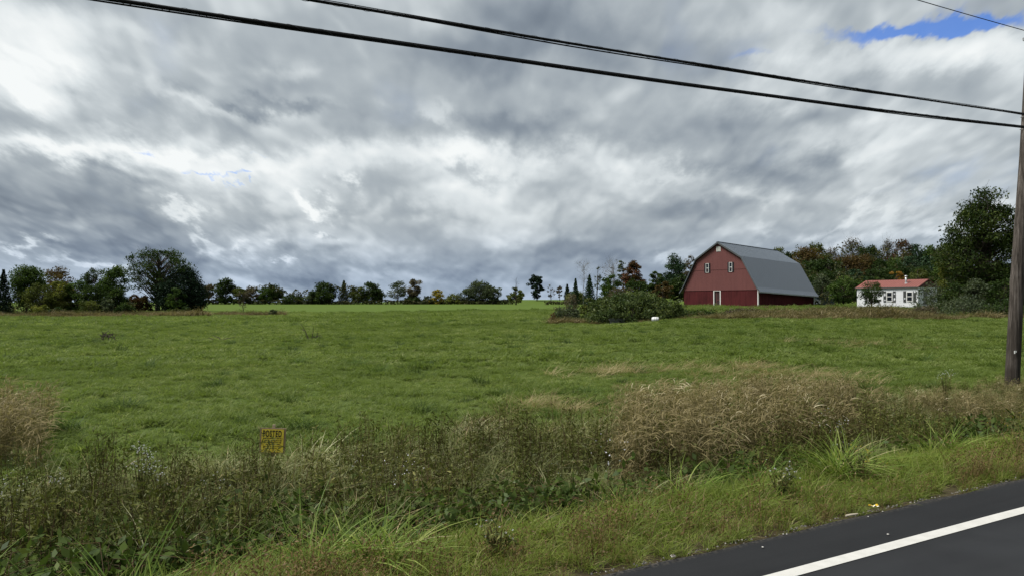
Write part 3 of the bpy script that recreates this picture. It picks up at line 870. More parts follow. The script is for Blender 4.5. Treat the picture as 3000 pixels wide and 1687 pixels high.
# ------------------------------------------------------------------ small things lying about
def build_small():
    # white barrel lying by the bush
    d = 60.0
    p = at(1919, d)
    root = empty('white_barrel', (p.x, p.y, zg1(p.x, p.y) + .20), -.25); root.scale = (.76, .76, .76)
    tag(root, 'white plastic barrel lying on its side in front of the spreading bush', 'barrel')
    wm = simple('white_plastic', (.56, .57, .56), (.46, .47, .46), 3, .45)
    prof = [(-.36, .0), (-.355, .16), (-.33, .22), (-.22, .26), (-.10, .265), (-.08, .28), (-.06, .265), (.08, .265), (.10, .28), (.12, .265), (.30, .25), (.36, .235), (.37, 0)]
    MB().tube([(x, 0, 0) for x, r in prof], [max(r, .004) for x, r in prof], 20).build('drum', wm, root, True)
    MB().tube([(-.36, .08, .07), (-.40, .08, .07)], .035, 10).build('bung', simple('grey_plastic', (.35, .35, .35)), root)
    MB().tube([(.371, 0, 0), (.385, 0, 0)], [.225, .225], 20).build('lid', simple('lid_white', (.6, .61, .6), scale=3), root)
    # weathered stone trough
    p = at(1806, 61.5)
    root = empty('stone_trough', (p.x, p.y, zg1(p.x, p.y)), .08)
    tag(root, 'weathered grey block on stubby legs half hidden under the spreading bush', 'trough')
    stn = simple('weathered_stone', (.16, .165, .15), (.07, .075, .068), 3.5, .95, bstr=.6)
    def worn(V):
        n = np.stack([fnoise(V[:, 0] * 5 + k, V[:, 1] * 5 + V[:, 2] * 3, k, 2) for k in range(3)], 1) - .5
        return V + n * .07
    mb = MB().box((-.62, -.3, .30), (.62, .3, .50)); mb.box((-.55, -.28, .10), (.40, .26, .302)).box((-.66, -.2, .38), (-.615, .2, .49))
    mb.build('slab', stn, root, fn=worn)
    for x in (-.45, .05, .48):
        MB().box((x - .09, -.26, -.1), (x + .09, .2, .31)).build('leg', stn, root, fn=worn)
    # crushed yellow can-wrapper at the road edge
    x, y = (2553 - 1500) / FPX * 6.18, 6.18
    z = zg1(x, y) + .05
    root = empty('crushed_wrapper', (x, y, z), .15)
    tag(root, 'crumpled yellow wrapper lying at the grassy edge of the asphalt', 'litter')
    yl = simple('yellow_foil', (.60, .40, .02), (.45, .30, .02), 20, .35, .2)
    gx, gy = np.meshgrid(np.linspace(-.036, .036, 9), np.linspace(-.018, .018, 6))
    gz = .012 * np.sin(gx * 60) * np.cos(gy * 90) + .02 * (vnoise(gx * 60, gy * 60, 3) - .5) + .012
    V = np.stack([gx, gy, gz], -1).reshape(-1, 3); i = np.arange(5)[:, None] * 9; j = np.arange(8)[None, :]
    F = np.stack([i + j, i + j + 1, i + 9 + j + 1, i + 9 + j], -1).reshape(-1, 4)
    V2 = V.copy(); V2[:, 2] -= .006
    add('sleeve', mesh_np('sleeve', np.concatenate([V, V2]), [F, F[:, ::-1] + len(V)], yl), root)
    add('torn_edge', mesh_np('torn_edge', np.concatenate([V[:9], V[:9] + np.array([0, -.008, -.003])]), [np.stack([np.arange(8), np.arange(8) + 9, np.arange(8) + 10, np.arange(8) + 1], 1)], simple('white_foil', (.7, .68, .6))), root)
    # sun-bleached stick on the asphalt edge
    # pebbles on the asphalt
    rnd = random.Random(8)
    peb = simple('pale_pebble', (.42, .41, .38), (.28, .27, .25), 30, .9)
    for k, (px_, py_) in enumerate(((2580, 1496), (2595, 1563), (2538, 1511), (2230, 1600), (2300, 1562), (2290, 1562))):
        d = CAMZ * FPX / (py_ - HZ); x = (px_ - 1500) / FPX * d
        th = np.linspace(0, math.pi, 6); rr = .006 + .003 * rnd.random()
        mb = MB().tube([(x, d, .004 + rr * .55 * (1 - math.cos(a))) for a in th], [max(rr * math.sin(a), .0015) for a in th], 7)
        o = mb.build('pebble', peb, None, True)
        tag(o, 'pale pebble lying loose on the dark asphalt', 'pebble', 'pebbles on the asphalt')
    # bleached stick
    d = CAMZ * FPX / (1508 - HZ); x = (2495 - 1500) / FPX * d
    o = MB().tube([(x - .07, d - .02, .012), (x - .02, d, .014), (x + .05, d + .035, .012)], [.007, .008, .005], 6).build('stick', simple('bleached_wood', (.5, .44, .34), scale=9), None)
    tag(o, 'short bleached stick lying along the edge of the asphalt', 'stick')
    # branches in the field
    def branch(px_, py_, sticks, label, name='fallen_branch'):
        d = 2.1 * FPX / (py_ - HZ); x = (px_ - 1500) / FPX * d
        root = empty(name, (x, d, zg1(x, d)))
        tag(root, label, 'branch')
        k = d / FPX
        for i, pts in enumerate(sticks):
            P = [((a - px_) * k, .12 * math.sin(i * 2.1 + j), (py_ - b) * k) for j, (a, b) in enumerate(pts)]
            r0 = .035 if i == 0 else .024
            MB().tube(P, np.linspace(r0, .008, len(P)), 5).build('limb' if i == 0 else 'twig', BARK, root)
    branch(898, 993, [((906, 993), (893, 965), (880, 945)), ((912, 993), (918, 965), (921, 950)), ((886, 993), (885, 976)), ((928, 990), (931, 963)), ((915, 985), (940, 978), (946, 984)), ((893, 965), (884, 958)),
                      ((820, 992), (822, 986), (817, 982))], 'bare forked branch standing upright out of the middle of the field')
    branch(645, 998, [((652, 998), (640, 986), (618, 978)), ((640, 996), (622, 992), (596, 1000)), ((655, 992), (672, 987), (690, 984)), ((625, 990), (608, 986))], 'low fallen branch lying almost flat in the grass')
    rnd = random.Random(12)
    st_ = [((345, 1001), (330, 985), (316, 969))]
    for k in range(26):
        a = 300 + rnd.random() * 38; b = 1001 - rnd.random() * 22
        st_.append(((a, b), (a + rnd.uniform(-12, 12), b - rnd.uniform(-2, 10)), (a + rnd.uniform(-20, 20), b - rnd.uniform(-3, 16))))
    branch(322, 1003, st_, 'tangled brush pile of dead twigs in the left of the field', 'brush_pile')
build_small()

# ------------------------------------------------------------------ trees
def leaf_quads(rng, C, size, asp=.6, up=.35):
    """one folded leaf-spray quad per centre"""
    n = len(C)
    a = rng.normal(size=(n, 3)); a /= np.linalg.norm(a, axis=1)[:, None]
    nn = rng.normal(size=(n, 3)); nn[:, 2] = np.abs(nn[:, 2]) + up
    b = np.cross(nn, a); b /= np.linalg.norm(b, axis=1)[:, None] + 1e-9
    s = (size * rng.uniform(.6, 1.35, n))[:, None]
    V = np.stack([C - a * s * .55, C - b * s * asp * .5 + a * s * rng.uniform(-.15, .15, (n, 1)), C + a * s * .55, C + b * s * asp * .5], 1)
    return V.reshape(-1, 3), np.arange(4 * n).reshape(n, 4)
PROFILE = {
    'round': lambda t: np.sin(np.pi * np.clip(.08 + .88 * t, 0, 1)) ** .6,
    'vase': lambda t: np.clip(.30 + .9 * t, 0, 1) * np.sqrt(np.clip(1 - (t - .02) ** 5, 0, 1)) * np.where(t > .8, np.sqrt(np.clip(1 - ((t - .8) / .23) ** 2, 0, 1)), 1),
    'egg': lambda t: np.sin(np.pi * np.clip(.12 + .86 * t, 0, 1) ** 1.0) ** .8 * (1.1 - .35 * t),
    'column': lambda t: .75 * np.sin(np.pi * np.clip(.1 + .84 * t, 0, 1)) ** .4,
    'oval': lambda t: np.sin(np.pi * np.clip(.05 + .9 * t, 0, 1)) ** .75,
    'mound': lambda t: np.sqrt(np.clip(1 - t ** 2.0, 0, 1)),
    'flat': lambda t: np.clip(.55 + .6 * t, 0, 1) * np.where(t > .75, np.sqrt(np.clip(1 - ((t - .75) / .28) ** 2, 0, 1)), 1),
}
def tree_meshes(name, seed, H, W, prof='round', cb=.25, ncl=60, nleaf=3000, leaf=.45, cr=None, bare=0.0, stems=1, trunk_r=None, spread=.5,
                mat=None, bark=None, hollow=.35, twig=True, lop=.12, stub=True):
    rng = np.random.default_rng(seed)
    bark = bark or BARK
    pf = PROFILE[prof]
    cr = (cr or W * .11) * 1.2
    nleaf = int(nleaf * 1.8)
    leaf = leaf * 1.06
    tr = trunk_r or H * .017 + .03
    # clump centres inside the crown's outline, kept towards the outside
    t = rng.uniform(0.02, .98, ncl * 3)
    keep = rng.uniform(0, 1, len(t)) < np.maximum(pf(t), .15)
    t = t[keep][:ncl]; n = len(t)
    az = rng.uniform(0, 2 * np.pi, n)
    lobes = 1 + lop * np.sin(az * 3 + rng.uniform(0, 6) + t * 4) + lop * .8 * np.sin(az * 5 + rng.uniform(0, 6) - t * 7) + rng.normal(0, lop * .8, n)
    rad = pf(t) * (W / 2 - cr * .42) * lobes * (hollow + (1 - hollow) * np.sqrt(rng.uniform(0.05, 1, n)))
    C = np.stack([rad * np.cos(az), rad * np.sin(az), H * (cb + (1 - cb) * t) - cr * .3 * t], 1)
    V, F, off = [], [], 0
    def tb(pts, r, k):
        nonlocal off
        v, f = tube_np(pts, r, k); V.append(v); F.append(f + off); off += len(v)
    # stems
    tops = []
    for s_ in range(stems):
        a = rng.uniform(0, 2 * np.pi)
        lean = (0.02 if stems == 1 else .10 + .10 * rng.uniform()) * H
        e = np.array([math.cos(a) * lean, math.sin(a) * lean, H * (.80 if bare < .5 else .92)])
        q = [np.array([0, 0, -.25]), np.array([math.cos(a), math.sin(a), 0]) * (.06 * (stems > 1)) + [0, 0, .05 * H]]
        for i in range(1, 5):
            f = i / 4
            q.append(e * f ** 1.15 * [1, 1, 0] + [0, 0, .05 * H + (e[2] - .05 * H) * f] + rng.normal(0, .010 * H, 3) * [1, 1, 0])
        q = np.array(q); r0 = tr / math.sqrt(stems)
        tb(q, np.array([1.35, 1.0, .82, .6, .36, .12]) * r0, 7 if H * r0 > .6 else 5)
        tops.append((q, r0))
    for c in C:
        q, r0 = tops[rng.integers(len(tops))]
        zb = np.clip(c[2] - spread * np.hypot(c[0], c[1]) * rng.uniform(.7, 1.2) - .04 * H, .10 * H, .86 * H)
        b = np.array([np.interp(zb, q[:, 2], q[:, k]) for k in range(3)])
        mid = b * .5 + c * .5 + np.array([0, 0, .06 * H * rng.uniform(-.4, 1)]) + rng.normal(0, .02 * W, 3)
        lr = np.hypot(*(c - b)[:2]) / W
        tb([b, b * .7 + mid * .3, mid, c], np.array([.30 + .35 * lr, .24 + .2 * lr, .16, .05]) * r0 * .8, 4)
        if twig:
            for _ in range(3 if bare < .5 else 7):
                k0 = rng.uniform(.45, 1)
                s0 = mid * (1 - k0) + c * k0
                e = s0 + rng.normal(0, 1, 3) * cr * .75 + [0, 0, cr * (.35 if bare < .5 else .9)]
                tb([s0, (s0 + e) / 2 + rng.normal(0, .1, 3) * cr, e], np.array([.07, .045, .02]) * r0, 3)
    trunk = mesh_np(name + '_trunk', np.concatenate(V), [np.concatenate(F)], bark, True)
    crown = None
    if nleaf:
        per = max(1, int(nleaf / n))
        sel = rng.uniform(0, 1, n) >= bare * .6
        Cs = np.repeat(C[sel], per, 0)
        csz = np.repeat(rng.uniform(.7, 1.3, sel.sum()), per)[:, None] * cr
        g = rng.normal(0, 1, Cs.shape); g /= np.linalg.norm(g, axis=1)[:, None]
        L = Cs + g * (rng.uniform(0, 1, (len(Cs), 1)) ** .45) * csz * [1.1, 1.1, .72]
        L[:, 2] = np.maximum(L[:, 2], .02 * H)
        LV, LF = leaf_quads(rng, L, leaf)
        ct = np.repeat(rng.uniform(0, 1, sel.sum()), per)
        tint = np.clip(.55 * ct + .45 * rng.uniform(0, 1, len(L)), 0, 1)
        crown = mesh_np(name + '_crown', LV, [LF], mat, False, tint)
    return trunk, crown
def conifer_meshes(name, seed, H, W, nleaf=2500, leaf=.4, cb=.05, mat=None, ragged=.25, droop=.25, power=.85):
    rng = np.random.default_rng(seed)
    V, F, off = [], [], 0
    v, f = tube_np([(0, 0, -.2), (0, 0, H * .4), (rng.normal(0, .01) * H, 0, H * .97)], [H * .016 + .03, H * .012, .015], 6)
    V.append(v); F.append(f); off += len(v)
    L = []
    nl = max(16, int(H * 3.6))
    nleaf = int(nleaf * 1.8)
    per = nleaf / nl
    for i in range(nl):
        t = (i + rng.uniform(0, .7)) / nl
        z = H * (cb + (.985 - cb) * t)
        rr = W / 2 * (1 - t) ** power * rng.uniform(1 - ragged, 1 + ragged * .4) + .04 * W * .5
        nb = rng.integers(5, 8); a0 = rng.uniform(0, 6.28)
        for b in range(nb):
            a = a0 + b * 6.283 / nb + rng.normal(0, .2)
            ln = rr * rng.uniform(.72, 1.1)
            e = np.array([math.cos(a) * ln, math.sin(a) * ln, z - droop * ln + .10 * ln])
            s0 = np.array([0, 0, z])
            m_ = (s0 + e) / 2 + [0, 0, .10 * ln]
            v, f = tube_np([s0, m_, e], [.02 + .004 * H * (1 - t), .015, .008], 3)
            V.append(v); F.append(f + off); off += len(v)
            k = max(6, int(per / nb * (ln / (W / 2) * 1.2 + .3)))
            q = rng.uniform(.12, 1.03, k)[:, None] ** .8
            P = (1 - q) ** 2 * s0 + 2 * q * (1 - q) * m_ + q ** 2 * e
            P[:, 2] += rng.uniform(-.6, .6, k) * H / nl
            P = P + rng.normal(0, 1, (k, 3)) * np.array([.13, .13, .16]) * (ln * .55 + .14)
            L.append(P)
    L = np.concatenate(L)
    LV, LF = leaf_quads(rng, L, leaf, .5, .8)
    tint = rng.uniform(0, 1, len(L))
    return mesh_np(name + '_trunk', np.concatenate(V), [np.concatenate(F)], BARK, True), mesh_np(name + '_crown', LV, [LF], mat, False, tint)

LM = {
    'dark': leaf_mat('leaf_dark', (.010, .019, .006), (.028, .046, .011), (.055, .076, .018)),
    'spruce': leaf_mat('needle_dark', (.006, .012, .008), (.014, .026, .014), (.024, .040, .02), .15),
    'pine': leaf_mat('needle_pine', (.010, .022, .012), (.026, .048, .022), (.04, .066, .03), .2),
    'maple': leaf_mat('leaf_maple', (.010, .019, .006), (.028, .042, .010), (.058, .074, .017)),
    'green': leaf_mat('leaf_green', (.018, .034, .008), (.042, .070, .015), (.075, .105, .022)),
    'olive': leaf_mat('leaf_olive', (.028, .038, .010), (.062, .074, .018), (.10, .105, .03)),
    'yellowgreen': leaf_mat('leaf_yellowgreen', (.045, .058, .012), (.095, .105, .022), (.16, .15, .03)),
    'rust': leaf_mat('leaf_rust', (.034, .026, .010), (.068, .044, .017), (.070, .070, .02)),
    'red': leaf_mat('leaf_red', (.028, .028, .012), (.070, .032, .016), (.115, .042, .02)),
    'orange': leaf_mat('leaf_orange', (.075, .045, .010), (.16, .085, .015), (.20, .13, .02)),
    'yellow': leaf_mat('leaf_yellow', (.10, .085, .012), (.22, .17, .02), (.30, .22, .03)),
    'greybrown': leaf_mat('leaf_greybrown', (.040, .034, .024), (.080, .066, .044), (.10, .095, .05)),
    'greygreen': leaf_mat('leaf_greygreen', (.024, .034, .020), (.055, .070, .036), (.085, .095, .05)),
    'sumac': leaf_mat('leaf_sumac', (.022, .036, .013), (.056, .073, .024), (.10, .113, .038)),
    'crimson': leaf_mat('leaf_crimson', (.06, .028, .018), (.11, .045, .026), (.14, .07, .03)),
}
COUNT = [0]
def plant_tree(name, label, px, top, w, d, mat, kind='round', cat='tree', group=None, base=None, n=2500, leaf=None, seed=None, sink=0.0, **kw):
    """px/top/w in pixels of a 2576-wide frame at distance d, turned into a real place, height and width"""
    COUNT[0] += 1
    seed = seed or COUNT[0] * 17
    x = (px * 1.1646 - 1500) / FPX * d
    z = zg1(x, d) - sink
    H = CAMZ + (HZ - top * 1.1646) / FPX * d - z
    W = w * 1.1646 / FPX * d
    leaf = leaf or max(.16, d / 739 * 1.45)
    m = LM[mat] if mat in LM else mat
    if kind == 'conifer':
        tr, cr = conifer_meshes(name, seed, H, W, n, leaf, mat=m, **kw)
    else:
        tr, cr = tree_meshes(name, seed, H, W, kind, nleaf=n, leaf=leaf, mat=m, **kw)
    root = empty(name, (x, d, z), (seed * 1.7) % 6.28)
    tag(root, label, cat, group)
    add('trunk' if cat == 'tree' else 'stems', tr, root)
    if cr: add('crown' if cat == 'tree' else 'foliage', cr, root)
    return root
PT = plant_tree
GL = 'trees along the left edge of the field'
# left group
PT('spruce_tree', 'dark pointed spruce at the far left end of the tree row', 8, 676, 62, 112, 'spruce', 'conifer', n=4500, group=GL, ragged=.3)
PT('maple_tree', 'round topped green maple next to the dark spruce', 66, 671, 88, 120, 'green', 'vase', n=6500, group=GL, cb=.22, ncl=90, cr=.95, hollow=.5)
PT('maple_tree', 'spiky rust brown maple behind the round green maple', 140, 667, 112, 134, 'rust', 'egg', n=4200, group=GL, cb=.2, ncl=110, cr=.75, hollow=.3)
PT('elm_tree', 'thin ragged dark elm with forked top between rust maple and leafy yellow green tree', 240, 672, 74, 128, 'dark', 'vase', n=1500, group=GL, cb=.30, ncl=60, cr=.55, bare=.3)
PT('poplar_tree', 'leafy yellow green tree with ragged top beside the great oak', 285, 668, 84, 124, 'green', 'column', n=5200, group=GL, cb=.08, ncl=110, cr=.7)
PT('small_tree', 'low olive green tree in front of the rust maple', 105, 712, 80, 116, 'olive', 'oval', n=3200, group=GL, cb=.06, ncl=60)
PT('small_tree', 'low yellowish tree standing under the rust maple', 150, 706, 64, 117, 'yellowgreen', 'oval', n=2600, group=GL, cb=.06, ncl=55)
PT('small_tree', 'mid green bushy tree left of the ragged elm', 195, 704, 66, 118, 'green', 'oval', n=3200, group=GL, cb=.05, ncl=60)
PT('small_tree', 'dark low tree at the foot of the ragged elm', 232, 716, 70, 117, 'dark', 'oval', n=3000, group=GL, cb=.04, ncl=60)
PT('small_tree', 'dark bushy tree filling the gap left of the great oak', 290, 722, 60, 122, 'dark', 'oval', n=2600, group=GL, cb=.04, ncl=50)
PT('oak_tree', 'great spreading oak with open crown, tallest of the left trees', 397, 616, 160, 165, 'dark', 'round', n=3600, group=GL, cb=.30, ncl=135, cr=.95, leaf=.36, trunk_r=.55, spread=.75, hollow=.2, lop=.2)
PT('pine_tree', 'dense black pine at the right foot of the great oak', 462, 664, 100, 163, 'spruce', 'egg', n=8000, group=GL, cb=.03, ncl=120, cr=1.3)
PT('pine_tree', 'dense dark pine directly in front of the oak trunk', 425, 700, 76, 161, 'spruce', 'egg', n=5200, group=GL, cb=.03, ncl=90, cr=1.2)
PT('young_tree', 'young green tree standing before the black pine', 440, 724, 48, 158, 'green', 'oval', n=1500, group=GL, cb=.05, ncl=40)
PT('pine_tree', 'lower black pine sloping to the right end of the left row', 497, 704, 38, 162, 'spruce', 'egg', n=2600, group=GL, cb=.03, ncl=60, cr=1.1)
GSH = 'shrubs at the foot of the left trees'
PT('shrub', 'reddish sumac shrub in the gap left of the great oak', 338, 740, 42, 160, 'red', 'mound', 'shrub', GSH, n=1400, cb=.02, ncl=70, stems=4)
PT('shrub', 'reddish brown shrub touching the foot of the great oak', 364, 742, 40, 163, 'rust', 'mound', 'shrub', GSH, n=1300, cb=.02, ncl=60, stems=4)
PT('shrub', 'broad olive shrub below the ragged elm', 225, 756, 74, 112, 'olive', 'mound', 'shrub', GSH, n=1600, cb=.02, ncl=40, stems=5)
PT('shrub', 'rounded grey green shrub below the leafy poplar', 262, 748, 54, 113, 'greygreen', 'mound', 'shrub', GSH, n=1500, cb=.02, ncl=40, stems=5)
PT('shrub', 'low dark shrub right of the rounded grey green shrub', 312, 760, 56, 113, 'dark', 'mound', 'shrub', GSH, n=1300, cb=.02, ncl=36, stems=5)
PT('shrub', 'small yellow olive shrub at the foot of the round maple', 100, 764, 52, 111, 'yellowgreen', 'mound', 'shrub', GSH, n=1200, cb=.02, ncl=34, stems=5)
PT('shrub', 'dark low shrub at the foot of the rust maple', 142, 772, 50, 111, 'dark', 'mound', 'shrub', GSH, n=1000, cb=.02, ncl=30, stems=5)
PT('shrub', 'dark rounded shrub in front of the oak trunk', 470 - 3, 770, 32, 130, 'dark', 'mound', 'shrub', GSH, n=700, cb=.02, ncl=24, stems=4)
PT('shrub', 'small olive shrub left of the dark rounded shrub before the oak', 443, 775, 22, 129, 'olive', 'mound', 'shrub', GSH, n=500, cb=.02, ncl=20, stems=4)
PT('sapling', 'leafless forked sapling standing in the strip of brown weeds', 611, 722, 34, 118, 'greybrown', 'vase', 'sapling', n=160, cb=.25, ncl=22, bare=.9, stems=2, trunk_r=.05, cr=.35)
PT('shrub', 'small dark shrub at the right tip of the brown weed strip', 648 + 163, 0 + 769, 26, 115, 'greygreen', 'mound', 'shrub', n=420, cb=.02, ncl=18, stems=4) if False else \
PT('shrub', 'small grey green shrub at the right tip of the brown weed strip', 688, 778, 27, 116, 'greygreen', 'mound', 'shrub', n=500, cb=.02, ncl=18, stems=4)
# middle hedgerow
GM = 'trees in the hedgerow across the far side of the field'
mid = [
    ('small_tree', 'loose brown grey tree first in the hedgerow right of the black pine', 525, 714, 34, 'greybrown', 'oval', 700, {}),
    ('maple_tree', 'tall dark maple with a ragged tip, second in the hedgerow', 568, 697, 58, 'dark', 'egg', 2400, {'cb': .08}),
    ('small_tree', 'dull olive tree right of the tall dark maple', 602, 722, 40, 'olive', 'round', 1100, {'cb': .08}),
    ('small_tree', 'pinkish brown tree thinly leaved at its top', 632, 720, 44, 'greybrown', 'round', 1000, {'cb': .1}),
    ('small_tree', 'bushy dark tree with narrow tip left of the low hedge gap', 692, 714, 42, 'dark', 'oval', 1600, {'cb': .05}),
    ('small_tree', 'bushy green tree left of the narrow tipped dark one', 667, 721, 40, 'green', 'oval', 1400, {'cb': .05}),
    ('hedge_shrub', 'low dark hedge shrub left of the gap of pale sky', 738, 741, 62, 'dark', 'mound', 1200, {'cb': .03}),
    ('hedge_shrub', 'low spreading hedge shrub in the gap of pale sky', 778, 741, 44, 'greygreen', 'flat', 500, {'cb': .1}),
    ('maple_tree', 'broad black green maple after the low hedge gap', 813, 711, 68, 'dark', 'round', 3000, {'cb': .06}),
    ('poplar_tree', 'narrow pointed pale green tree beside the broad black green maple', 865, 705, 40, 'greygreen', 'conifer', 1200, {}),
    ('small_tree', 'yellowish loose tree between pointed tree and dark thicket', 899, 716, 42, 'olive', 'oval', 1200, {'cb': .05}),
    ('small_tree', 'dark thicket tree ending the dense part of the hedgerow', 936, 710, 60, 'dark', 'round', 2600, {'cb': .05}),
    ('ash_tree', 'open branched grey green ash with sky between its limbs', 1000, 698, 52, 'greygreen', 'egg', 1000, {'cb': .22, 'bare': .25}),
    ('ash_tree', 'flat topped rust tinged tree beside the open branched ash', 1042, 701, 46, 'greybrown', 'column', 1500, {'cb': .22}),
    ('hedge_shrub', 'low dark shrub under the flat topped rust tree', 1040, 742, 46, 'dark', 'mound', 700, {'cb': .03}),
    ('small_tree', 'small golden yellow tree standing alone in the hedgerow', 1100, 728, 36, 'yellow', 'egg', 900, {'cb': .06}),
    ('hedge_shrub', 'dull green shrub left of the golden yellow tree', 1076, 743, 34, 'greygreen', 'mound', 500, {'cb': .03}),
    ('hedge_shrub', 'yellow olive shrub right of the golden yellow tree', 1142, 738, 42, 'yellowgreen', 'mound', 600, {'cb': .03}),
    ('apple_tree', 'grey twiggy tree at left of the widest apple tree', 1172, 724, 44, 'greygreen', 'round', 900, {'cb': .12, 'bare': .3}),
    ('apple_tree', 'widest grey green apple tree with a domed crown', 1208, 706, 66, 'greygreen', 'round', 2400, {'cb': .16}),
    ('apple_tree', 'lower apple tree with spreading branches right of the widest one', 1240, 720, 44, 'greygreen', 'flat', 1200, {'cb': .2}),
]
for nm, lb, x, tp, w, mt, kd, n, kw in mid:
    kw = dict(kw)
    if kd != 'conifer': kw.setdefault('ncl', max(18, int(w * .9))); kw.setdefault('cr', .14 * w * 1.1646 / FPX * 366)
    PT(nm, lb, x, tp, w, 366 + (hash(nm) % 3 if False else (x % 7)), mt, kd, 'shrub' if nm == 'hedge_shrub' else 'tree', GM, n=n, leaf=.72, **kw)
PT('snag_tree', 'leafy low tree with a bare broken spire rising from its middle', 1297, 722, 48, 330, 'olive', 'round', n=1100, group=GM, cb=.12, ncl=34, leaf=.62)
PT('dead_tree', 'bare dead spire standing inside the leafy low tree', 1299, 692, 22, 331, None or 'greybrown', 'column', n=0, cb=.35, ncl=16, bare=.9, trunk_r=.17, cr=.7)
GC = 'trees on the green rise left of the barn'
crest = [
    ('oak_tree', 'dark upright oak alone on the green rise', 1351, 686, 40, 420, 'spruce', 'oval', 1900, {'cb': .10, 'ncl': 60}),
    ('birch_tree', 'thin grey leafless birch right of the lone dark oak', 1386, 715, 24, 422, 'greybrown', 'egg', 90, {'cb': .15, 'bare': .85, 'ncl': 22}),
    ('young_tree', 'slim pinkish grey young tree beside the thin birch', 1408, 716, 18, 424, 'greybrown', 'egg', 260, {'cb': .2, 'ncl': 18}),
    ('spruce_tree', 'small black spruce low on the rise', 1427, 714, 24, 418, 'spruce', 'conifer', 600, {}),
    ('shrub', 'brown green thicket on the rise below the bare poplars', 1448, 732, 60, 410, 'olive', 'mound', 1300, {'cb': .02, 'ncl': 34}),
    ('spruce_tree', 'tall narrow green spruce left of the bare poplars', 1448, 699, 27, 330, 'pine', 'conifer', 1100, {}),
    ('spruce_tree', 'green spruce at the foot of the bare poplars', 1483, 690, 44, 300, 'pine', 'conifer', 1900, {}),
    ('poplar_tree', 'tall leafless poplar with fine fan shaped twigs', 1468, 652, 62, 305, 'greybrown', 'vase', 0, {'cb': .42, 'bare': .95, 'ncl': 46, 'bark': 'p', 'trunk_r': .16}),
    ('poplar_tree', 'slim half bare poplar right of the fan shaped one', 1502, 670, 30, 300, 'olive', 'column', 260, {'cb': .35, 'bare': .6, 'ncl': 30}),
    ('maple_tree', 'tall thinning maple bare at the top and green below', 1538, 690, 58, 210, 'green', 'oval', 2600, {'cb': .05, 'ncl': 70}),
    ('ash_tree', 'leafless grey crown rising above the thinning maple', 1540, 648, 70, 214, 'greybrown', 'vase', 160, {'cb': .30, 'bare': .8, 'ncl': 60, 'bark': 'p', 'trunk_r': .15}),
    ('ash_tree', 'grey twiggy tree between thinning maple and red maple', 1566, 655, 34, 208, 'greygreen', 'column', 700, {'cb': .15, 'bare': .4, 'ncl': 46}),
    ('maple_tree', 'dark maple turning red at its rounded top', 1594, 652, 60, 200, 'red', 'egg', 3600, {'cb': .10, 'ncl': 90}),
    ('small_tree', 'dark shrubby tree under the red maple', 1600, 702, 66, 190, 'dark', 'round', 2400, {'cb': .05, 'ncl': 50}),
    ('thicket', 'brown thicket rising behind the spreading bush', 1560, 722, 90, 150, 'greybrown', 'mound', 1700, {'cb': .02, 'ncl': 60, 'bare': .2, 'stems': 6}),
    ('small_tree', 'rounded dark tree left of the tall black green pine', 1652, 680, 50, 170, 'dark', 'round', 2600, {'cb': .06, 'ncl': 60}),
    ('pine_tree', 'tall black green pine with a knobbed top close to the barn', 1698, 638, 62, 160, 'pine', 'egg', 5200, {'cb': .04, 'ncl': 110, 'cr': 1.0}),
    ('small_tree', 'dark green tree at the foot of the knobbed pine', 1712, 690, 60, 155, 'dark', 'round', 3000, {'cb': .04, 'ncl': 60}),
    ('small_tree', 'rusty olive tree low between rounded tree and pine', 1668, 706, 46, 152, 'rust', 'round', 1800, {'cb': .04, 'ncl': 44}),
    ('ash_tree', 'brownish thin crowned tree touching the barn roof edge', 1737, 641, 52, 185, 'greybrown', 'egg', 1200, {'cb': .25, 'ncl': 60, 'bare': .2}),
]
for nm, lb, x, tp, w, d, mt, kd, n, kw in crest:
    kw = dict(kw)
    if kw.get('bark') == 'p': kw['bark'] = BARKP
    PT(nm, lb, x, tp, w, d, mt, kd, 'shrub' if nm in ('shrub', 'thicket') else 'tree', GC, n=n, **kw)
# low hedge line under the far trees
def hedge_strip():
    rng = np.random.default_rng(91)
    out = []
    for x0, x1, d, hh in ((505, 960, 369, 9.0), (505, 1290, 366, 2.2), (1010, 1290, 369, 2.4), (1370, 1520, 340, 1.6), (-500, 330, 131, 3.6), (-500, 340, 121, 2.0), (380, 512, 166, 2.6), (1530, 1760, 168, 3.2), (1990, 2420, 138, 5.0), (2060, 2620, 116, 2.4), (1985, 2430, 200, 10.5), (1985, 2430, 222, 9.0), (1985, 2430, 165, 7.5)):
        n = int((x1 - x0) * 5.5)
        px = rng.uniform(x0, x1, n); dd = d + rng.uniform(-2, 3, n)
        x = (px * 1.1646 - 1500) / FPX * dd
        h = hh * (.35 + fnoise(px / 22, px * 0 + d, 4)) * (1 - rng.uniform(0, 1, n) ** 2)
        out.append(np.stack([x, dd, zg(x, dd) + h], 1))
    C = np.concatenate(out)
    V, F = leaf_quads(rng, C, np.clip(C[:, 1] * .0027, .3, 1.0))
    o = add('hedge_undergrowth', mesh_np('hedge_undergrowth', V, [F], leaf_mat('leaf_hedge', (.016, .020, .010), (.040, .045, .018), (.075, .065, .030)), False, rng.uniform(0, 1, len(C))))
    tag(o, 'dark undergrowth along the foot of the tree rows and through the hill woods', 'undergrowth', kind='stuff')
hedge_strip()
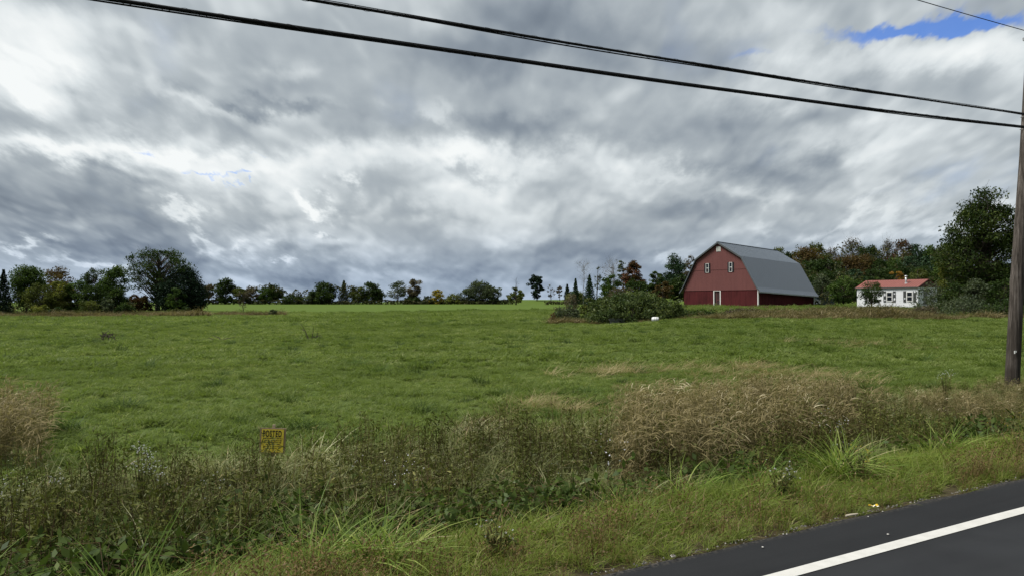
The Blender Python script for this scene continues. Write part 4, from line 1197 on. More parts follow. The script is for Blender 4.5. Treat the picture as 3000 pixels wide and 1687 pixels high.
# right of the barn: big maple, thickets by the home
PT('maple_tree', 'great dense dark maple behind the white home, tallest tree', 2480, 472, 212, 108, 'maple', 'egg', n=13000, cb=.16, ncl=230, cr=1.25, leaf=.33, trunk_r=.5, hollow=.35, lop=.14)
PT('maple_tree', 'yellow green lower tree at the left side of the great maple', 2395, 628, 74, 112, 'yellowgreen', 'oval', n=2600, cb=.06, ncl=60)
GT = 'trees and bushes round the white home'
near_home = [
    ('cherry_tree', 'slender leafy tree growing in front of the white home wall', 2192, 708, 58, 96, 'dark', 'round', 1500, {'cb': .14, 'ncl': 40, 'stems': 4, 'leaf': .17, 'trunk_r': .10, 'cr': .42}),
    ('apple_tree', 'bushy green tree between barn and white home', 2122, 697, 84, 112, 'green', 'round', 3000, {'cb': .14, 'ncl': 60}),
    ('small_tree', 'grey green bare topped tree just right of the barn roof', 2068, 688, 60, 125, 'greygreen', 'round', 1800, {'cb': .08, 'ncl': 50}),
    ('small_tree', 'pale narrow young tree behind the shed', 2166, 690, 30, 128, 'olive', 'egg', 900, {'cb': .06, 'ncl': 30}),
    ('small_tree', 'orange brown rounded tree above the white home roof', 2256, 672, 44, 122, 'orange', 'round', 1500, {'cb': .05, 'ncl': 40}),
    ('small_tree', 'yellow olive rounded tree behind the red roof ridge', 2310, 672, 66, 124, 'olive', 'round', 2200, {'cb': .05, 'ncl': 50}),
    ('small_tree', 'dark tree rising behind the left end of the red roof', 2200, 690, 60, 126, 'dark', 'round', 1800, {'cb': .05, 'ncl': 44}),
    ('shrub', 'tall grey brown twiggy shrub against the end of the white home', 2345, 712, 96, 82, 'greygreen', 'mound', 1500, {'cb': .02, 'ncl': 60, 'stems': 8, 'bare': .35, 'leaf': .17}),
    ('shrub', 'dense olive shrub right of the white home', 2410, 708, 100, 80, 'dark', 'mound', 2600, {'cb': .02, 'ncl': 70, 'stems': 7, 'leaf': .19}),
    ('shrub', 'tall dark shrub below the great maple', 2462, 700, 90, 78, 'greygreen', 'mound', 2600, {'cb': .02, 'ncl': 70, 'stems': 7, 'leaf': .19}),
    ('shrub', 'grey green shrub directly left of the utility pole', 2520, 694, 90, 76, 'dark', 'mound', 2600, {'cb': .02, 'ncl': 70, 'stems': 7, 'leaf': .19}),
    ('shrub', 'dark shrub partly hidden behind the utility pole', 2570, 690, 70, 84, 'dark', 'mound', 2200, {'cb': .02, 'ncl': 60, 'stems': 6, 'leaf': .19}),
    ('shrub', 'low brown twiggy shrub below the white home windows', 2232, 772, 60, 74, 'greybrown', 'mound', 1000, {'cb': .02, 'ncl': 40, 'stems': 7, 'bare': .3, 'leaf': .15}),
    ('shrub', 'low brown shrub under the slender leafy tree', 2185, 776, 60, 74, 'greybrown', 'mound', 900, {'cb': .02, 'ncl': 40, 'stems': 7, 'bare': .3, 'leaf': .15}),
    ('shrub', 'dark rounded clump of weeds before the bushy green tree', 2085, 778, 46, 68, 'greybrown', 'mound', 900, {'cb': .02, 'ncl': 34, 'stems': 7, 'leaf': .15}),
    ('shrub', 'brown brush low on the grass before the olive shrub', 2330, 768, 80, 68, 'greybrown', 'mound', 900, {'cb': .02, 'ncl': 34, 'stems': 7, 'leaf': .14}),
    ('shrub', 'dark brush at the foot of the tall dark shrub', 2425, 748, 140, 67, 'greygreen', 'mound', 1800, {'cb': .02, 'ncl': 50, 'stems': 7, 'leaf': .15}),
    ('shrub', 'dark brush along the grass edge left of the pole', 2525, 750, 110, 65, 'dark', 'mound', 1500, {'cb': .02, 'ncl': 44, 'stems': 7, 'leaf': .15}),
]
for nm, lb, x, tp, w, d, mt, kd, n, kw in near_home:
    PT(nm, lb, x, tp, w, d, mt, kd, 'shrub' if nm == 'shrub' else 'tree', GT, n=n, **kw)
# spreading bush left of the barn and shrubs around it
PT('bush', 'broad spreading pale green bush left of the barn', 1592, 736, 244, 64.5, 'sumac', 'mound', 'bush', n=8000, cb=.02, ncl=170, stems=12, leaf=.22, cr=.55, spread=.4, hollow=.5, lop=.13)
GB = 'low shrubs left of the spreading bush'
PT('shrub', 'rounded brown green brush mound at the left end of the weeds', 1425, 768, 74, 66, 'greygreen', 'mound', 'shrub', GB, n=1800, cb=.02, ncl=44, stems=8, leaf=.14)
PT('shrub', 'grey twiggy bush with sparse leaves behind the brush mound', 1432, 738, 66, 86, 'greybrown', 'mound', 'shrub', GB, n=900, cb=.02, ncl=46, stems=8, bare=.4, leaf=.17)
PT('shrub', 'small green shrub between twiggy bush and spreading bush', 1480, 745, 44, 84, 'olive', 'mound', 'shrub', GB, n=800, cb=.02, ncl=30, stems=6, leaf=.17)
PT('shrub', 'small dead rust red shrub at the left foot of the brush mound', 1392, 783, 20, 64, 'crimson', 'mound', 'shrub', GB, n=160, cb=.02, ncl=14, stems=6, bare=.3, leaf=.12)
PT('shrub', 'low dark green bramble patch below the barn gable', 1755, 782, 120, 67, 'dark', 'mound', 'shrub', n=1600, cb=.02, ncl=50, stems=8, leaf=.15)
PT('shrub', 'brown weed mound in front of the barn corner post', 1870, 778, 110, 68, 'greybrown', 'mound', 'shrub', n=2400, cb=.02, ncl=70, stems=9, leaf=.15)
# wooded hill: one tree of each sort, then copies
def wooded_hill():
    G = 'autumn trees on the wooded hill behind the barn'
    sorts = [('dark', 'round', 2600, {}), ('green', 'egg', 2400, {}), ('rust', 'round', 2000, {}), ('olive', 'round', 2200, {}), ('pine', 'egg', 2600, {'cb': .04}),
             ('greybrown', 'egg', 800, {'bare': .5}), ('red', 'round', 1800, {})]
    words = {'dark': 'dark green', 'green': 'mid green', 'rust': 'rust brown', 'olive': 'dull olive', 'pine': 'blackish green pine like', 'greybrown': 'thin grey brown', 'red': 'dark reddish'}
    protos = {}
    for i, (mt, kd, n, kw) in enumerate(sorts):
        kw = dict(kw); kw.setdefault('cb', .10)
        protos[mt] = tree_meshes('hill_' + mt, 500 + i, 12.0, 10.0, kd, nleaf=int(n * 1.3), leaf=.52, mat=LM[mt], ncl=95, cr=1.35, **kw)
    rng = np.random.default_rng(77)
    def put(px, top, w, d, mt, label):
        x = (px * 1.1646 - 1500) / FPX * d
        z = zg1(x, d)
        H = CAMZ + (HZ - top * 1.1646) / FPX * d - z; W = w * 1.25 * 1.1646 / FPX * d
        root = empty('hill_tree', (x, d, z - .3), rng.uniform(0, 6.28)); root.scale = (W / 10, W / 10, H / 12)
        tag(root, label, 'tree', G)
        tr, cr = protos[mt]
        add('trunk', tr, root); add('crown', cr, root)
    skyline = [
        (1960, 618, 44, 230, 'olive', 'rounded olive tree showing just above the barn roof'),
        (1992, 628, 40, 225, 'dark', 'low dark tree touching the upper end of the barn roof'),
        (2030, 618, 62, 215, 'rust', 'brown topped tree right of the barn roof ridge'),
        (2052, 607, 54, 220, 'olive', 'tall brownish rounded tree leading the hill skyline'),
        (2090, 618, 48, 222, 'greybrown', 'thin grey tree with sky showing through left of pale crown'),
        (2144, 594, 64, 235, 'greybrown', 'pale thin bare crowned tree highest on the hill skyline'),
        (2185, 612, 50, 225, 'dark', 'dark tree right of the pale bare crown'),
        (2233, 597, 40, 230, 'greybrown', 'slim grey tree standing up beside the reddish one'),
        (2266, 603, 56, 228, 'red', 'dark reddish tree on the hill skyline'),
        (2305, 610, 60, 226, 'pine', 'blackish pine right of the reddish tree'),
        (2345, 610, 56, 224, 'green', 'green tree on the skyline left of the great maple'),
        (2385, 608, 60, 222, 'olive', 'olive tree on the skyline at the great maple edge'),
    ]
    for a in skyline: put(*a)
    lower = [
        (2040, 648, 66, 185, 'dark', 'dark tree close behind the lower barn roof'), (2085, 646, 66, 180, 'dark', 'dark tree mid slope right of the barn'),
        (2125, 640, 60, 184, 'rust', 'rust brown tree mid slope above the bushy green tree'), (2168, 636, 64, 182, 'rust', 'broad rust brown tree in the middle of the hill'),
        (2210, 646, 60, 180, 'dark', 'dark tree mid slope above the home chimney'), (2250, 642, 58, 184, 'green', 'mid green tree mid slope above the orange one'),
        (2292, 640, 62, 180, 'pine', 'dark pine mid slope above the red roof'), (2335, 640, 62, 178, 'pine', 'blackish pine mid slope near the great maple'),
        (2375, 650, 60, 176, 'yellowgreen' if False else 'green', 'green tree mid slope behind the yellow green one'),
        (2058, 690, 60, 150, 'dark', 'dark lower slope tree beside the barn eave'), (2105, 676, 62, 150, 'dark', 'dark lower slope tree behind the bushy green one'),
        (2150, 672, 62, 148, 'pine', 'blackish lower slope tree behind the pale narrow one'), (2200, 668, 62, 150, 'dark', 'dark lower slope tree behind the home'),
        (2262, 664, 60, 150, 'dark', 'dark lower slope tree behind the orange one'), (2312, 662, 62, 148, 'dark', 'dark lower slope tree behind the yellow olive one'),
        (2362, 664, 62, 146, 'green', 'green lower slope tree at the great maple foot'),
        (2420, 660, 80, 140, 'dark', 'dark tree filling in under the great maple'), (2500, 650, 90, 138, 'dark', 'dark tree behind the great maple trunk'), (2580, 640, 90, 136, 'dark', 'dark tree behind the utility pole'),
    ]
    for a in lower: put(*a)
wooded_hill()

# ------------------------------------------------------------------ grasses and weeds (scattered, uncountable)
def blades(rng, n, spread, h, w, lean, curl, seg=3, z0=None, base=None, wtip=.12):
    """n bent tapering blades; returns V, quads, per-face tint. h, w, lean, curl are (lo, hi)"""
    U = rng.uniform
    az = U(0, 2 * np.pi, n)
    if base is None:
        rr = spread * np.sqrt(U(0, 1, n)); ba = U(0, 2 * np.pi, n)
        base = np.stack([rr * np.cos(ba), rr * np.sin(ba), np.zeros(n)], 1)
    if z0 is not None: base = base + np.stack([np.zeros(n), np.zeros(n), z0], 1)
    hh, ww, le, cu = U(*h, n), U(*w, n), U(*lean, n), U(*curl, n)
    s = np.linspace(0, 1, seg + 1)[None, :]
    out = hh[:, None] * (le[:, None] * s + cu[:, None] * s ** 2.2)
    up = hh[:, None] * (s * (1 - .25 * le[:, None]) - .55 * cu[:, None] * s ** 2.6)
    wd = ww[:, None] * np.maximum(np.sin(np.pi * (.25 + .75 * s)) ** .8, wtip) * .5
    dx, dy = np.cos(az)[:, None], np.sin(az)[:, None]
    tw = U(-.9, .9, n)[:, None] * s
    px, py = -np.sin(az[:, None] + tw), np.cos(az[:, None] + tw)
    c = np.stack([base[:, 0:1] + out * dx, base[:, 1:2] + out * dy, base[:, 2:3] + up], -1)
    o = np.stack([px * wd, py * wd, .25 * wd], -1)
    V = np.stack([c - o, c + o], 2)                  # n, seg+1, 2, 3
    b = np.arange(n)[:, None] * (seg + 1) * 2; j = np.arange(seg)[None, :] * 2
    F = np.stack([b + j, b + j + 1, b + j + 3, b + j + 2], -1).reshape(-1, 4)
    return V.reshape(-1, 3), F, np.repeat(U(0, 1, n), seg)
def join(parts):
    Vs, Fs, Ts, Ms, off = [], [], [], [], 0
    for (V, F, T, m) in parts:
        Vs.append(V); Fs.append(F + off); Ts.append(T); Ms.append(np.full(len(F), m)); off += len(V)
    return np.concatenate(Vs), np.concatenate(Fs), np.concatenate(Ts), np.concatenate(Ms)
def leaves_on(rng, C, size, asp):
    V, F = leaf_quads(rng, C, size, asp, .6)
    return V, F, rng.uniform(0, 1, len(C))
M_FIELD = leaf_mat('blade_field', (.054, .080, .018), (.124, .164, .042), (.26, .27, .125), .45, True)
M_VERGE = leaf_mat('blade_verge', (.062, .088, .016), (.130, .164, .032), (.25, .25, .08), .38, True)
M_TAN = leaf_mat('blade_tan', (.062, .056, .024), (.200, .164, .083), (.64, .58, .42), .30, True)
M_STRAW = leaf_mat('blade_straw', (.14, .11, .055), (.27, .22, .12), (.42, .36, .22), .30, True)
M_PALE = leaf_mat('blade_pale', (.065, .078, .028), (.155, .168, .070), (.40, .39, .24), .32, True)
M_FORB = leaf_mat('leaf_forb', (.034, .042, .010), (.095, .102, .028), (.19, .18, .065), .28, True)
M_BRAM = leaf_mat('leaf_bramble', (.024, .040, .010), (.066, .095, .022), (.15, .16, .045), .30, True)
M_STEM = leaf_mat('stem_brown', (.036, .024, .013), (.095, .066, .035), (.17, .13, .07), .10, True)
M_RUSTY = leaf_mat('weed_rusty', (.062, .042, .018), (.125, .085, .038), (.20, .165, .07), .25, True)
M_SEDGE = leaf_mat('blade_sedge', (.064, .100, .018), (.125, .172, .036), (.23, .26, .085), .40, False)
M_SEDGEI = leaf_mat('blade_sedge_wild', (.060, .105, .018), (.115, .175, .036), (.20, .25, .075), .40, True)
M_WHITE = leaf_mat('petal_white', (.36, .36, .41), (.50, .50, .54), (.60, .60, .62), .25, False)
M_WHITEI = leaf_mat('petal_white_wild', (.40, .40, .44), (.58, .58, .62), (.70, .70, .72), .25, True)
M_GOLD = leaf_mat('petal_gold', (.14, .11, .012), (.26, .20, .018), (.32, .26, .04), .25, False)
M_ASTER = leaf_mat('leaf_aster', (.036, .048, .014), (.088, .104, .032), (.15, .15, .055), .28, False)
M_ASTEM = leaf_mat('stem_aster', (.045, .040, .016), (.10, .085, .036), None, .1, False)
def protos(names, fn, count, mats, seed):
    c = bpy.data.collections.new(names)
    for i in range(count):
        rng = np.random.default_rng(seed + i)
        V, F, T, M = join(fn(rng, i))
        me = mesh_np('%s_tuft' % names, V, [F], None, True, T, mats, M)
        c.objects.link(bpy.data.objects.new('%s_tuft_%02d' % (names, i), me))
    return c
def scatter(name, label, cat, coll, n_var, x, y, rng, scale=(.8, 1.25), dz=0.0, tiltmax=.12, tint=None, sx=None):
    n = len(x)
    z = zg(x, y) + dz
    me = bpy.data.meshes.new(name)
    me.vertices.add(n)
    me.vertices.foreach_set('co', np.stack([x, y, z], 1).astype(np.float32).ravel())
    def at_(nm, typ, key, arr):
        a = me.attributes.new(nm, typ, 'POINT'); a.data.foreach_set(key, arr)
    rot = np.stack([rng.normal(0, tiltmax, n), rng.normal(0, tiltmax, n), rng.uniform(0, 6.283, n)], 1).astype(np.float32)
    at_('irot', 'FLOAT_VECTOR', 'vector', rot.ravel())
    sc = rng.uniform(*scale, n) if sx is None else sx * rng.uniform(*scale, n)
    at_('iscale', 'FLOAT', 'value', sc.astype(np.float32))
    at_('iidx', 'INT', 'value', rng.integers(0, n_var, n).astype(np.int32))
    tn = rng.uniform(0, 1, n) if tint is None else np.clip(tint + rng.normal(0, .16, n), 0, 1)
    at_('itint', 'FLOAT', 'value', tn.astype(np.float32))
    o = add(name, me)
    g = bpy.data.node_groups.new('scatter_' + name, 'GeometryNodeTree')
    g.interface.new_socket('Geometry', in_out='INPUT', socket_type='NodeSocketGeometry')
    g.interface.new_socket('Geometry', in_out='OUTPUT', socket_type='NodeSocketGeometry')
    gi, go = g.nodes.new('NodeGroupInput'), g.nodes.new('NodeGroupOutput')
    ip = g.nodes.new('GeometryNodeInstanceOnPoints')
    ci = g.nodes.new('GeometryNodeCollectionInfo')
    ci.inputs['Collection'].default_value = coll
    ci.inputs['Separate Children'].default_value = True
    ci.inputs['Reset Children'].default_value = True
    def na(nm, typ):
        q = g.nodes.new('GeometryNodeInputNamedAttribute'); q.data_type = typ; q.inputs['Name'].default_value = nm
        return q.outputs['Attribute']
    L = g.links.new
    L(gi.outputs[0], ip.inputs['Points']); L(ci.outputs[0], ip.inputs['Instance'])
    ip.inputs['Pick Instance'].default_value = True
    L(na('iidx', 'INT'), ip.inputs['Instance Index'])
    e2r = g.nodes.new('FunctionNodeEulerToRotation')
    L(na('irot', 'FLOAT_VECTOR'), e2r.inputs[0]); L(e2r.outputs[0], ip.inputs['Rotation'])
    L(na('iscale', 'FLOAT'), ip.inputs['Scale'])
    L(ip.outputs[0], go.inputs[0])
    md = o.modifiers.new('scatter', 'NODES'); md.node_group = g
    tag(o, label, cat, kind='stuff')
    return o
def frustum_pts(rng, y0, y1, per_m2, umax=.80, ucut=None):
    """points spread evenly over the visible wedge of ground between two depths"""
    A = umax * (y1 ** 2 - y0 ** 2)
    n = int(A * per_m2)
    y = np.sqrt(rng.uniform(y0 ** 2, y1 ** 2, n)); x = rng.uniform(-umax, umax, n) * y
    return x, y
def reed_patch(x, y):
    """where the tall tan reed grass stands: 0..1"""
    s, t = st(x, y)
    nz = (fnoise(x * .9, y * .9, 21, 3) - .5) * 2
    u = x / np.maximum(y, 1)
    a = smooth(2.9, 3.6, s + nz * .5) * np.interp(s + nz * 1.1, [6.2, 7.2, 8.0, 10.5], [1, .5, .18, 0]) * smooth(.130, .160, u + nz * .012) * (1 - smooth(.42, .50, u + nz * .03))
    b = (1 - smooth(-.640, -.612, u + nz * .012)) * smooth(9.0, 9.6, y + nz * .4) * (1 - smooth(11.6, 13.0, y + nz)) * 1.1
    c = smooth(3.2, 4.0, s + nz * .5) * (1 - smooth(5.0, 6.2, s + nz * .6)) * smooth(10.4, 11.6, t + nz) * (1 - smooth(17, 20, t))
    return np.clip(np.maximum(np.maximum(a, b), c * .9), 0, 1)

def grasses():
    rng = np.random.default_rng(4242)
    # prototypes
    def f_field(r, i):
        V, F, T = blades(r, 30, .11, (.05, .16), (.006, .014), (.2, .9), (.1, .9), 3)
        return [(V, F, T, 0)]
    def f_patch(r, i):
        V, F, T = blades(r, 120, .42, (.07, .21), (.016, .034), (.25, 1.0), (.1, .8), 2)
        return [(V, F, T, 0)]
    def f_far(r, i):
        V, F, T = blades(r, 120, 1.0, (.10, .26), (.04, .08), (.4, 1.2), (.1, .5), 1, wtip=.3)
        return [(V, F, T, 0)]
    c_field = protos('meadow', f_field, 6, [M_FIELD], 100)
    c_patch = protos('meadow_patch', f_patch, 6, [M_FIELD], 130)
    c_far = protos('meadow_far', f_far, 5, [M_FIELD], 160)
    # near field
    x, y = frustum_pts(rng, 7.0, 25, 46, 1.15)
    s, t = st(x, y)
    k = (s > 5.2 + (fnoise(x * .8, y * .8, 9) - .5) * 1.6) & (rng.uniform(0, 1, len(x)) > reed_patch(x, y) * .9)
    x, y = x[k], y[k]
    lump = fnoise(x * 1.1, y * 1.1, 31, 3); big = fnoise(x * .22, y * .22, 32, 3)
    sx = .75 + .65 * smooth(.45, .75, lump)
    scatter('grass', 'short uneven green meadow grass covering the near field', 'grass', c_field, 6, x, y, rng, (.8, 1.25), tint=.56 + .7 * (big - .5) - .22 * smooth(.5, .75, lump), sx=sx)
    x, y = frustum_pts(rng, 24, 64, 6.5, 1.05)
    lump = fnoise(x * .7, y * .7, 31, 3); big = fnoise(x * .12, y * .12, 32, 3)
    sx = .75 + .45 * smooth(.45, .78, lump)
    scatter('grass', 'tussocky green meadow grass in the middle of the field', 'grass', c_patch, 6, x, y, rng, (.8, 1.2), tint=.58 + .7 * (big - .5) - .22 * smooth(.5, .78, lump), sx=sx)
    x, y = frustum_pts(rng, 62, 150, 1.0, .95)
    k = zg(x, y) < 1.2
    x, y = x[k], y[k]
    lump = fnoise(x * .35, y * .35, 31, 3); big = fnoise(x * .05, y * .05, 32, 3)
    scatter('grass', 'distant meadow grass toward the tree rows and the barn', 'grass', c_far, 5, x, y, rng, (.7, 1.2), tint=.55 + .8 * (big - .5) - .4 * smooth(.5, .8, lump), sx=.7 + .8 * smooth(.5, .8, lump))
    # darker rank tufts dotted over the field
    def f_rank(r, i):
        V, F, T = blades(r, 90, .20, (.16, .34), (.007, .013), (.2, .9), (.2, .8), 3)
        return [(V, F, T * .5, 0)]
    c_rank = protos('rank_grass', f_rank, 4, [leaf_mat('blade_rank', (.032, .052, .014), (.070, .108, .026), (.14, .17, .05), .4, True)], 190)
    x, y = frustum_pts(rng, 10, 75, .20)
    s, t = st(x, y)
    cl = fnoise(x * .33, y * .33, 51, 3)
    k = (s > 7) & (cl > .46) & (reed_patch(x, y) < .2)
    scatter('rank_grass', 'darker rank grass tufts dotted over the meadow', 'grass', c_rank, 4, x[k], y[k], rng, (.6, 1.5))
    # dead straw lying in the meadow
    def f_straw(r, i):
        V, F, T = blades(r, 36, .22, (.25, .55), (.004, .008), (.6, 1.5), (.1, .8), 3)
        return [(V, F, T, 0)]
    c_straw = protos('straw', f_straw, 4, [M_STRAW], 210)
    P = []
    for (px, py, rx, ry, n) in ((1590, 1180, .6, .5, 7), (1680, 1195, .8, .5, 9), (1900, 1090, 2.5, 1.2, 34), (2120, 1080, 2.2, 1.2, 18), (2520, 1020, 2.5, 2.0, 30), (2400, 1110, 1.6, 1.0, 30)):
        d = 2.1 * FPX / (py - HZ); xx = (px - 1500) / FPX * d
        P.append(np.stack([xx + rng.normal(0, rx * .6, n), d + rng.normal(0, ry * .6, n)], 1))
    P = np.concatenate(P)
    scatter('straw', 'pale dead straw lying in patches on the meadow', 'straw', c_straw, 4, P[:, 0], P[:, 1], rng, (.7, 1.2))
    # ---- verge: short yellow green grass
    def f_verge(r, i):
        V, F, T = blades(r, 46, .11, (.10, .30), (.004, .008), (.2, .8), (.2, .9), 3)
        V2, F2, T2 = blades(r, 7, .10, (.10, .24), (.003, .006), (.3, 1.0), (.2, .8), 3)
        return [(V, F, T, 0), (V2, F2, T2, 1)]
    c_verge = protos('verge', f_verge, 6, [M_VERGE, M_STRAW], 230)
    def verge_pts(s0, s1, t0, t1, per):
        n = int((s1 - s0) * (t1 - t0) * per)
        s, t = rng.uniform(s0, s1, n), rng.uniform(t0, t1, n)
        x, y = xy(s, t)
        return s, t, x, y
    s, t, x, y = verge_pts(.14, 3.4, -9, 20, 62)
    den = smooth(.0, .35, s) * (1 - smooth(2.2, 3.3, s + (fnoise(x * .9, y * .9, 61) - .5) * 1.2))
    k = rng.uniform(0, 1, len(s)) < den * .95 + .04
    s, x, y = s[k], x[k], y[k]
    scatter('verge_grass', 'yellow green verge grass between road and ditch', 'grass', c_verge, 6, x, y, rng, (.7, 1.25), tint=.42 + .5 * (fnoise(x * .8, y * .8, 62) - .35), sx=np.interp(s, [0, .5, 1.2, 3], [.40, .7, 1.0, 1.1]))
    # ---- verge: rusty dead weeds next to the asphalt
    def f_rusty(r, i):
        parts = []
        n = 9
        V, F, T = blades(r, n, .09, (.16, .36), (.003, .005), (.05, .45), (.0, .3), 3, wtip=.5)
        parts.append((V, F, T, 0))
        C = []
        for q in range(n):
            for e in range(9):
                h = r.uniform(.05, .36); a = r.uniform(0, 6.28); rr = r.uniform(.0, .13) * (h / .3 + .3)
                C.append((rr * math.cos(a), rr * math.sin(a), h))
        V, F, T = leaves_on(r, np.array(C), .022, .42)
        parts.append((V, F, T, 0))
        V, F, T = blades(r, 16, .10, (.08, .20), (.003, .006), (.3, 1.1), (.2, .9), 2)
        parts.append((V, F, T, 1))
        return parts
    c_rusty = protos('rusty_weed', f_rusty, 5, [M_RUSTY, M_VERGE], 260)
    s, t, x, y = verge_pts(.13, 2.6, -8, 22, 42)
    pn = fnoise(x * .75, y * .75, 64, 3)
    den = smooth(.0, .15, s) * (1 - smooth(.35, 1.25, s + (pn - .5) * 2.0)) * smooth(-.5, .5, t + 8)
    k = rng.uniform(0, 1, len(s)) < den
    scatter('verge_weeds', 'rusty brown dying weeds along the asphalt edge', 'weeds', c_rusty, 5, x[k], y[k], rng, (.6, 1.25), sx=np.interp(s[k], [0, .3, .9, 2], [.35, .75, 1.0, 1.05]), tint=.45 + .9 * (fnoise(x[k] * .9, y[k] * .9, 65) - .5))
    # ---- tall tan reed grass
    def f_reed(r, i):
        parts = []
        n = 15
        V, F, T = blades(r, n, .16, (.62, 1.12), (.004, .0075), (.0, .16), (.0, .10), 4, wtip=.4)
        parts.append((V, F, T * .5, 0))
        nl = n * 4
        az = r.uniform(0, 6.28, nl); rr = .18 * np.sqrt(r.uniform(0, 1, nl))
        base = np.stack([rr * np.cos(az), rr * np.sin(az), np.zeros(nl)], 1)
        z0 = r.uniform(.10, .98, nl)
        V, F, T = blades(r, nl, .1, (.08, .21), (.009, .018), (.2, .8), (.4, 1.7), 4, z0=z0, base=base)
        parts.append((V, F, .25 + .75 * T, 0))
        return parts
    c_reed = protos('reed', f_reed, 7, [M_TAN], 300)
    n = 10000
    x = rng.uniform(-11, 17, n); y = rng.uniform(6, 27, n)
    k = rng.uniform(0, 1, n) < reed_patch(x, y)
    x, y = x[k], y[k]
    s, t = st(x, y)
    sx = np.where(x < -4, .80, np.interp(s, [3.4, 5.2, 6.5, 8.0], [.95, .85, .70, .50])) * np.interp(t, [9, 13], [1.0, .50])
    scatter('reed_grass', 'tall tan reed grass with curling dry leaves', 'grass', c_reed, 7, x, y, rng, (.8, 1.15), sx=sx, tint=.42 + .6 * (fnoise(x * .7, y * .7, 71) - .5) + .0 * x)
    # ---- paler arching grass of the ditch
    def f_arch(r, i):
        V, F, T = blades(r, 54, .16, (.30, .66), (.006, .013), (.15, .7), (.25, .95), 5)
        V2, F2, T2 = blades(r, 14, .14, (.25, .58), (.007, .014), (.2, .8), (.4, 1.2), 5)
        return [(V, F, T, 0), (V2, F2, T2, 1)]
    c_arch = protos('arching_grass', f_arch, 6, [M_PALE, M_STRAW], 340)
    s, t, x, y = verge_pts(2.2, 6.8, -14, 18, 20)
    pn = fnoise(x * .55, y * .55, 73, 3)
    den = smooth(2.2, 3.2, s) * (1 - smooth(5.4, 6.6, s)) * smooth(.30, .52, pn) * (1 - .45 * reed_patch(x, y))
    den = np.maximum(den, 1.0 * np.exp(-((s - 4.3) / .9) ** 2 - ((t + 1.4) / 1.5) ** 2)); den = np.maximum(den, .95 * np.exp(-((s - 3.7) / .7) ** 2 - ((t - 2.1) / .9) ** 2))
    k = rng.uniform(0, 1, len(s)) < den
    scatter('ditch_grass', 'pale arching grass leaning over the ditch', 'grass', c_arch, 6, x[k], y[k], rng, (.65, 1.15), tint=.50 + .9 * (pn[k] - .45), sx=np.interp(t[k], [8, 11], [1, .6]))
    # ---- olive brown forbs (asters and goldenrod gone over)
    def f_forb(r, i):
        parts = []
        n = 7
        bx = r.normal(0, .09, (n, 2)); H = r.uniform(.55, .95, n); ln = r.normal(0, .10, (n, 2))
        Vs, Fs, Ts, off, C, D = [], [], [], 0, [], []
        for q in range(n):
            p = [(bx[q, 0] + ln[q, 0] * f ** 1.5, bx[q, 1] + ln[q, 1] * f ** 1.5, H[q] * f) for f in (0, .35, .7, 1)]
            v, f = tube_np(p, [.0042, .0036, .003, .0015], 3)
            Vs.append(v); Fs.append(f + off); off += len(v)
            for e in range(30):
                u_ = r.uniform(.12, 1.0); a = r.uniform(0, 6.28)
                rr = (.03 + .10 * (u_ if u_ < .75 else (1.15 - u_) * 1.9)) * r.uniform(.3, 1)
                C.append((bx[q, 0] + ln[q, 0] * u_ ** 1.5 + rr * math.cos(a), bx[q, 1] + ln[q, 1] * u_ ** 1.5 + rr * math.sin(a), H[q] * u_ + rr * .3))
        V = np.concatenate(Vs); F = np.concatenate(Fs)
        parts.append((V, F, r.uniform(0, 1, len(F)), 1))
        V, F, T = leaves_on(r, np.array(C), .058, .30)
        parts.append((V, F, T, 0))
        return parts
    c_forb = protos('forb', f_forb, 7, [M_FORB, M_STEM], 380)
    s, t, x, y = verge_pts(1.9, 6.9, -14, 19, 13)
    pn = fnoise(x * .6, y * .6, 75, 3)
    edge = s + (pn - .5) * 1.4
    boost = np.exp(-((s - 4.3) / .8) ** 2 - ((t + 1.4) / 1.3) ** 2)
    den = (1 - .7 * boost) * smooth(2.3, 3.3, edge) * (1 - smooth(5.5, 6.5, edge)) * (1 - .6 * reed_patch(x, y)) * np.interp(pn, [.3, .5, .7], [.55, .85, 1])
    k = rng.uniform(0, 1, len(s)) < den
    scatter('roadside_forbs', 'olive brown asters and goldenrod gone over beside the ditch', 'weeds', c_forb, 7, x[k], y[k], rng, (.62, 1.12), tint=.45 + .9 * (fnoise(x[k] * .5, y[k] * .5, 76) - .5), sx=np.interp(s[k], [2, 3.5, 6.5], [.6, 1.0, .8]) * np.interp(t[k], [8, 11], [1, .58]))
    # ---- broad leaved bramble and nettle in the bottom of the ditch
    def f_bram(r, i):
        C, Vs, Fs, off = [], [], [], 0
        for q in range(9):
            a = r.uniform(0, 6.28); L = r.uniform(.25, .55)
            p = [np.array([0, 0, 0.]), np.array([math.cos(a) * L * .35, math.sin(a) * L * .35, L * .75]), np.array([math.cos(a) * L * .9, math.sin(a) * L * .9, L * .62])]
            v, f = tube_np(p, [.004, .003, .002], 3); Vs.append(v); Fs.append(f + off); off += len(v)
            for e in range(16):
                u_ = r.uniform(.2, 1.05)
                b = (1 - u_) ** 2 * p[0] + 2 * u_ * (1 - u_) * p[1] + u_ ** 2 * p[2]
                C.append(b + r.normal(0, .05, 3))
        F = np.concatenate(Fs)
        V2, F2, T2 = leaves_on(r, np.array(C), .075, .55)
        return [(np.concatenate(Vs), F, r.uniform(0, 1, len(F)), 1), (V2, F2, T2, 0)]
    c_bram = protos('bramble', f_bram, 6, [M_BRAM, M_STEM], 420)
    s, t, x, y = verge_pts(1.7, 4.6, -12, 14, 16)
    pn = fnoise(x * .6, y * .6, 78, 3)
    left = smooth(2.0, -1.0, t) if False else 1 - smooth(-1.5, 1.8, t)
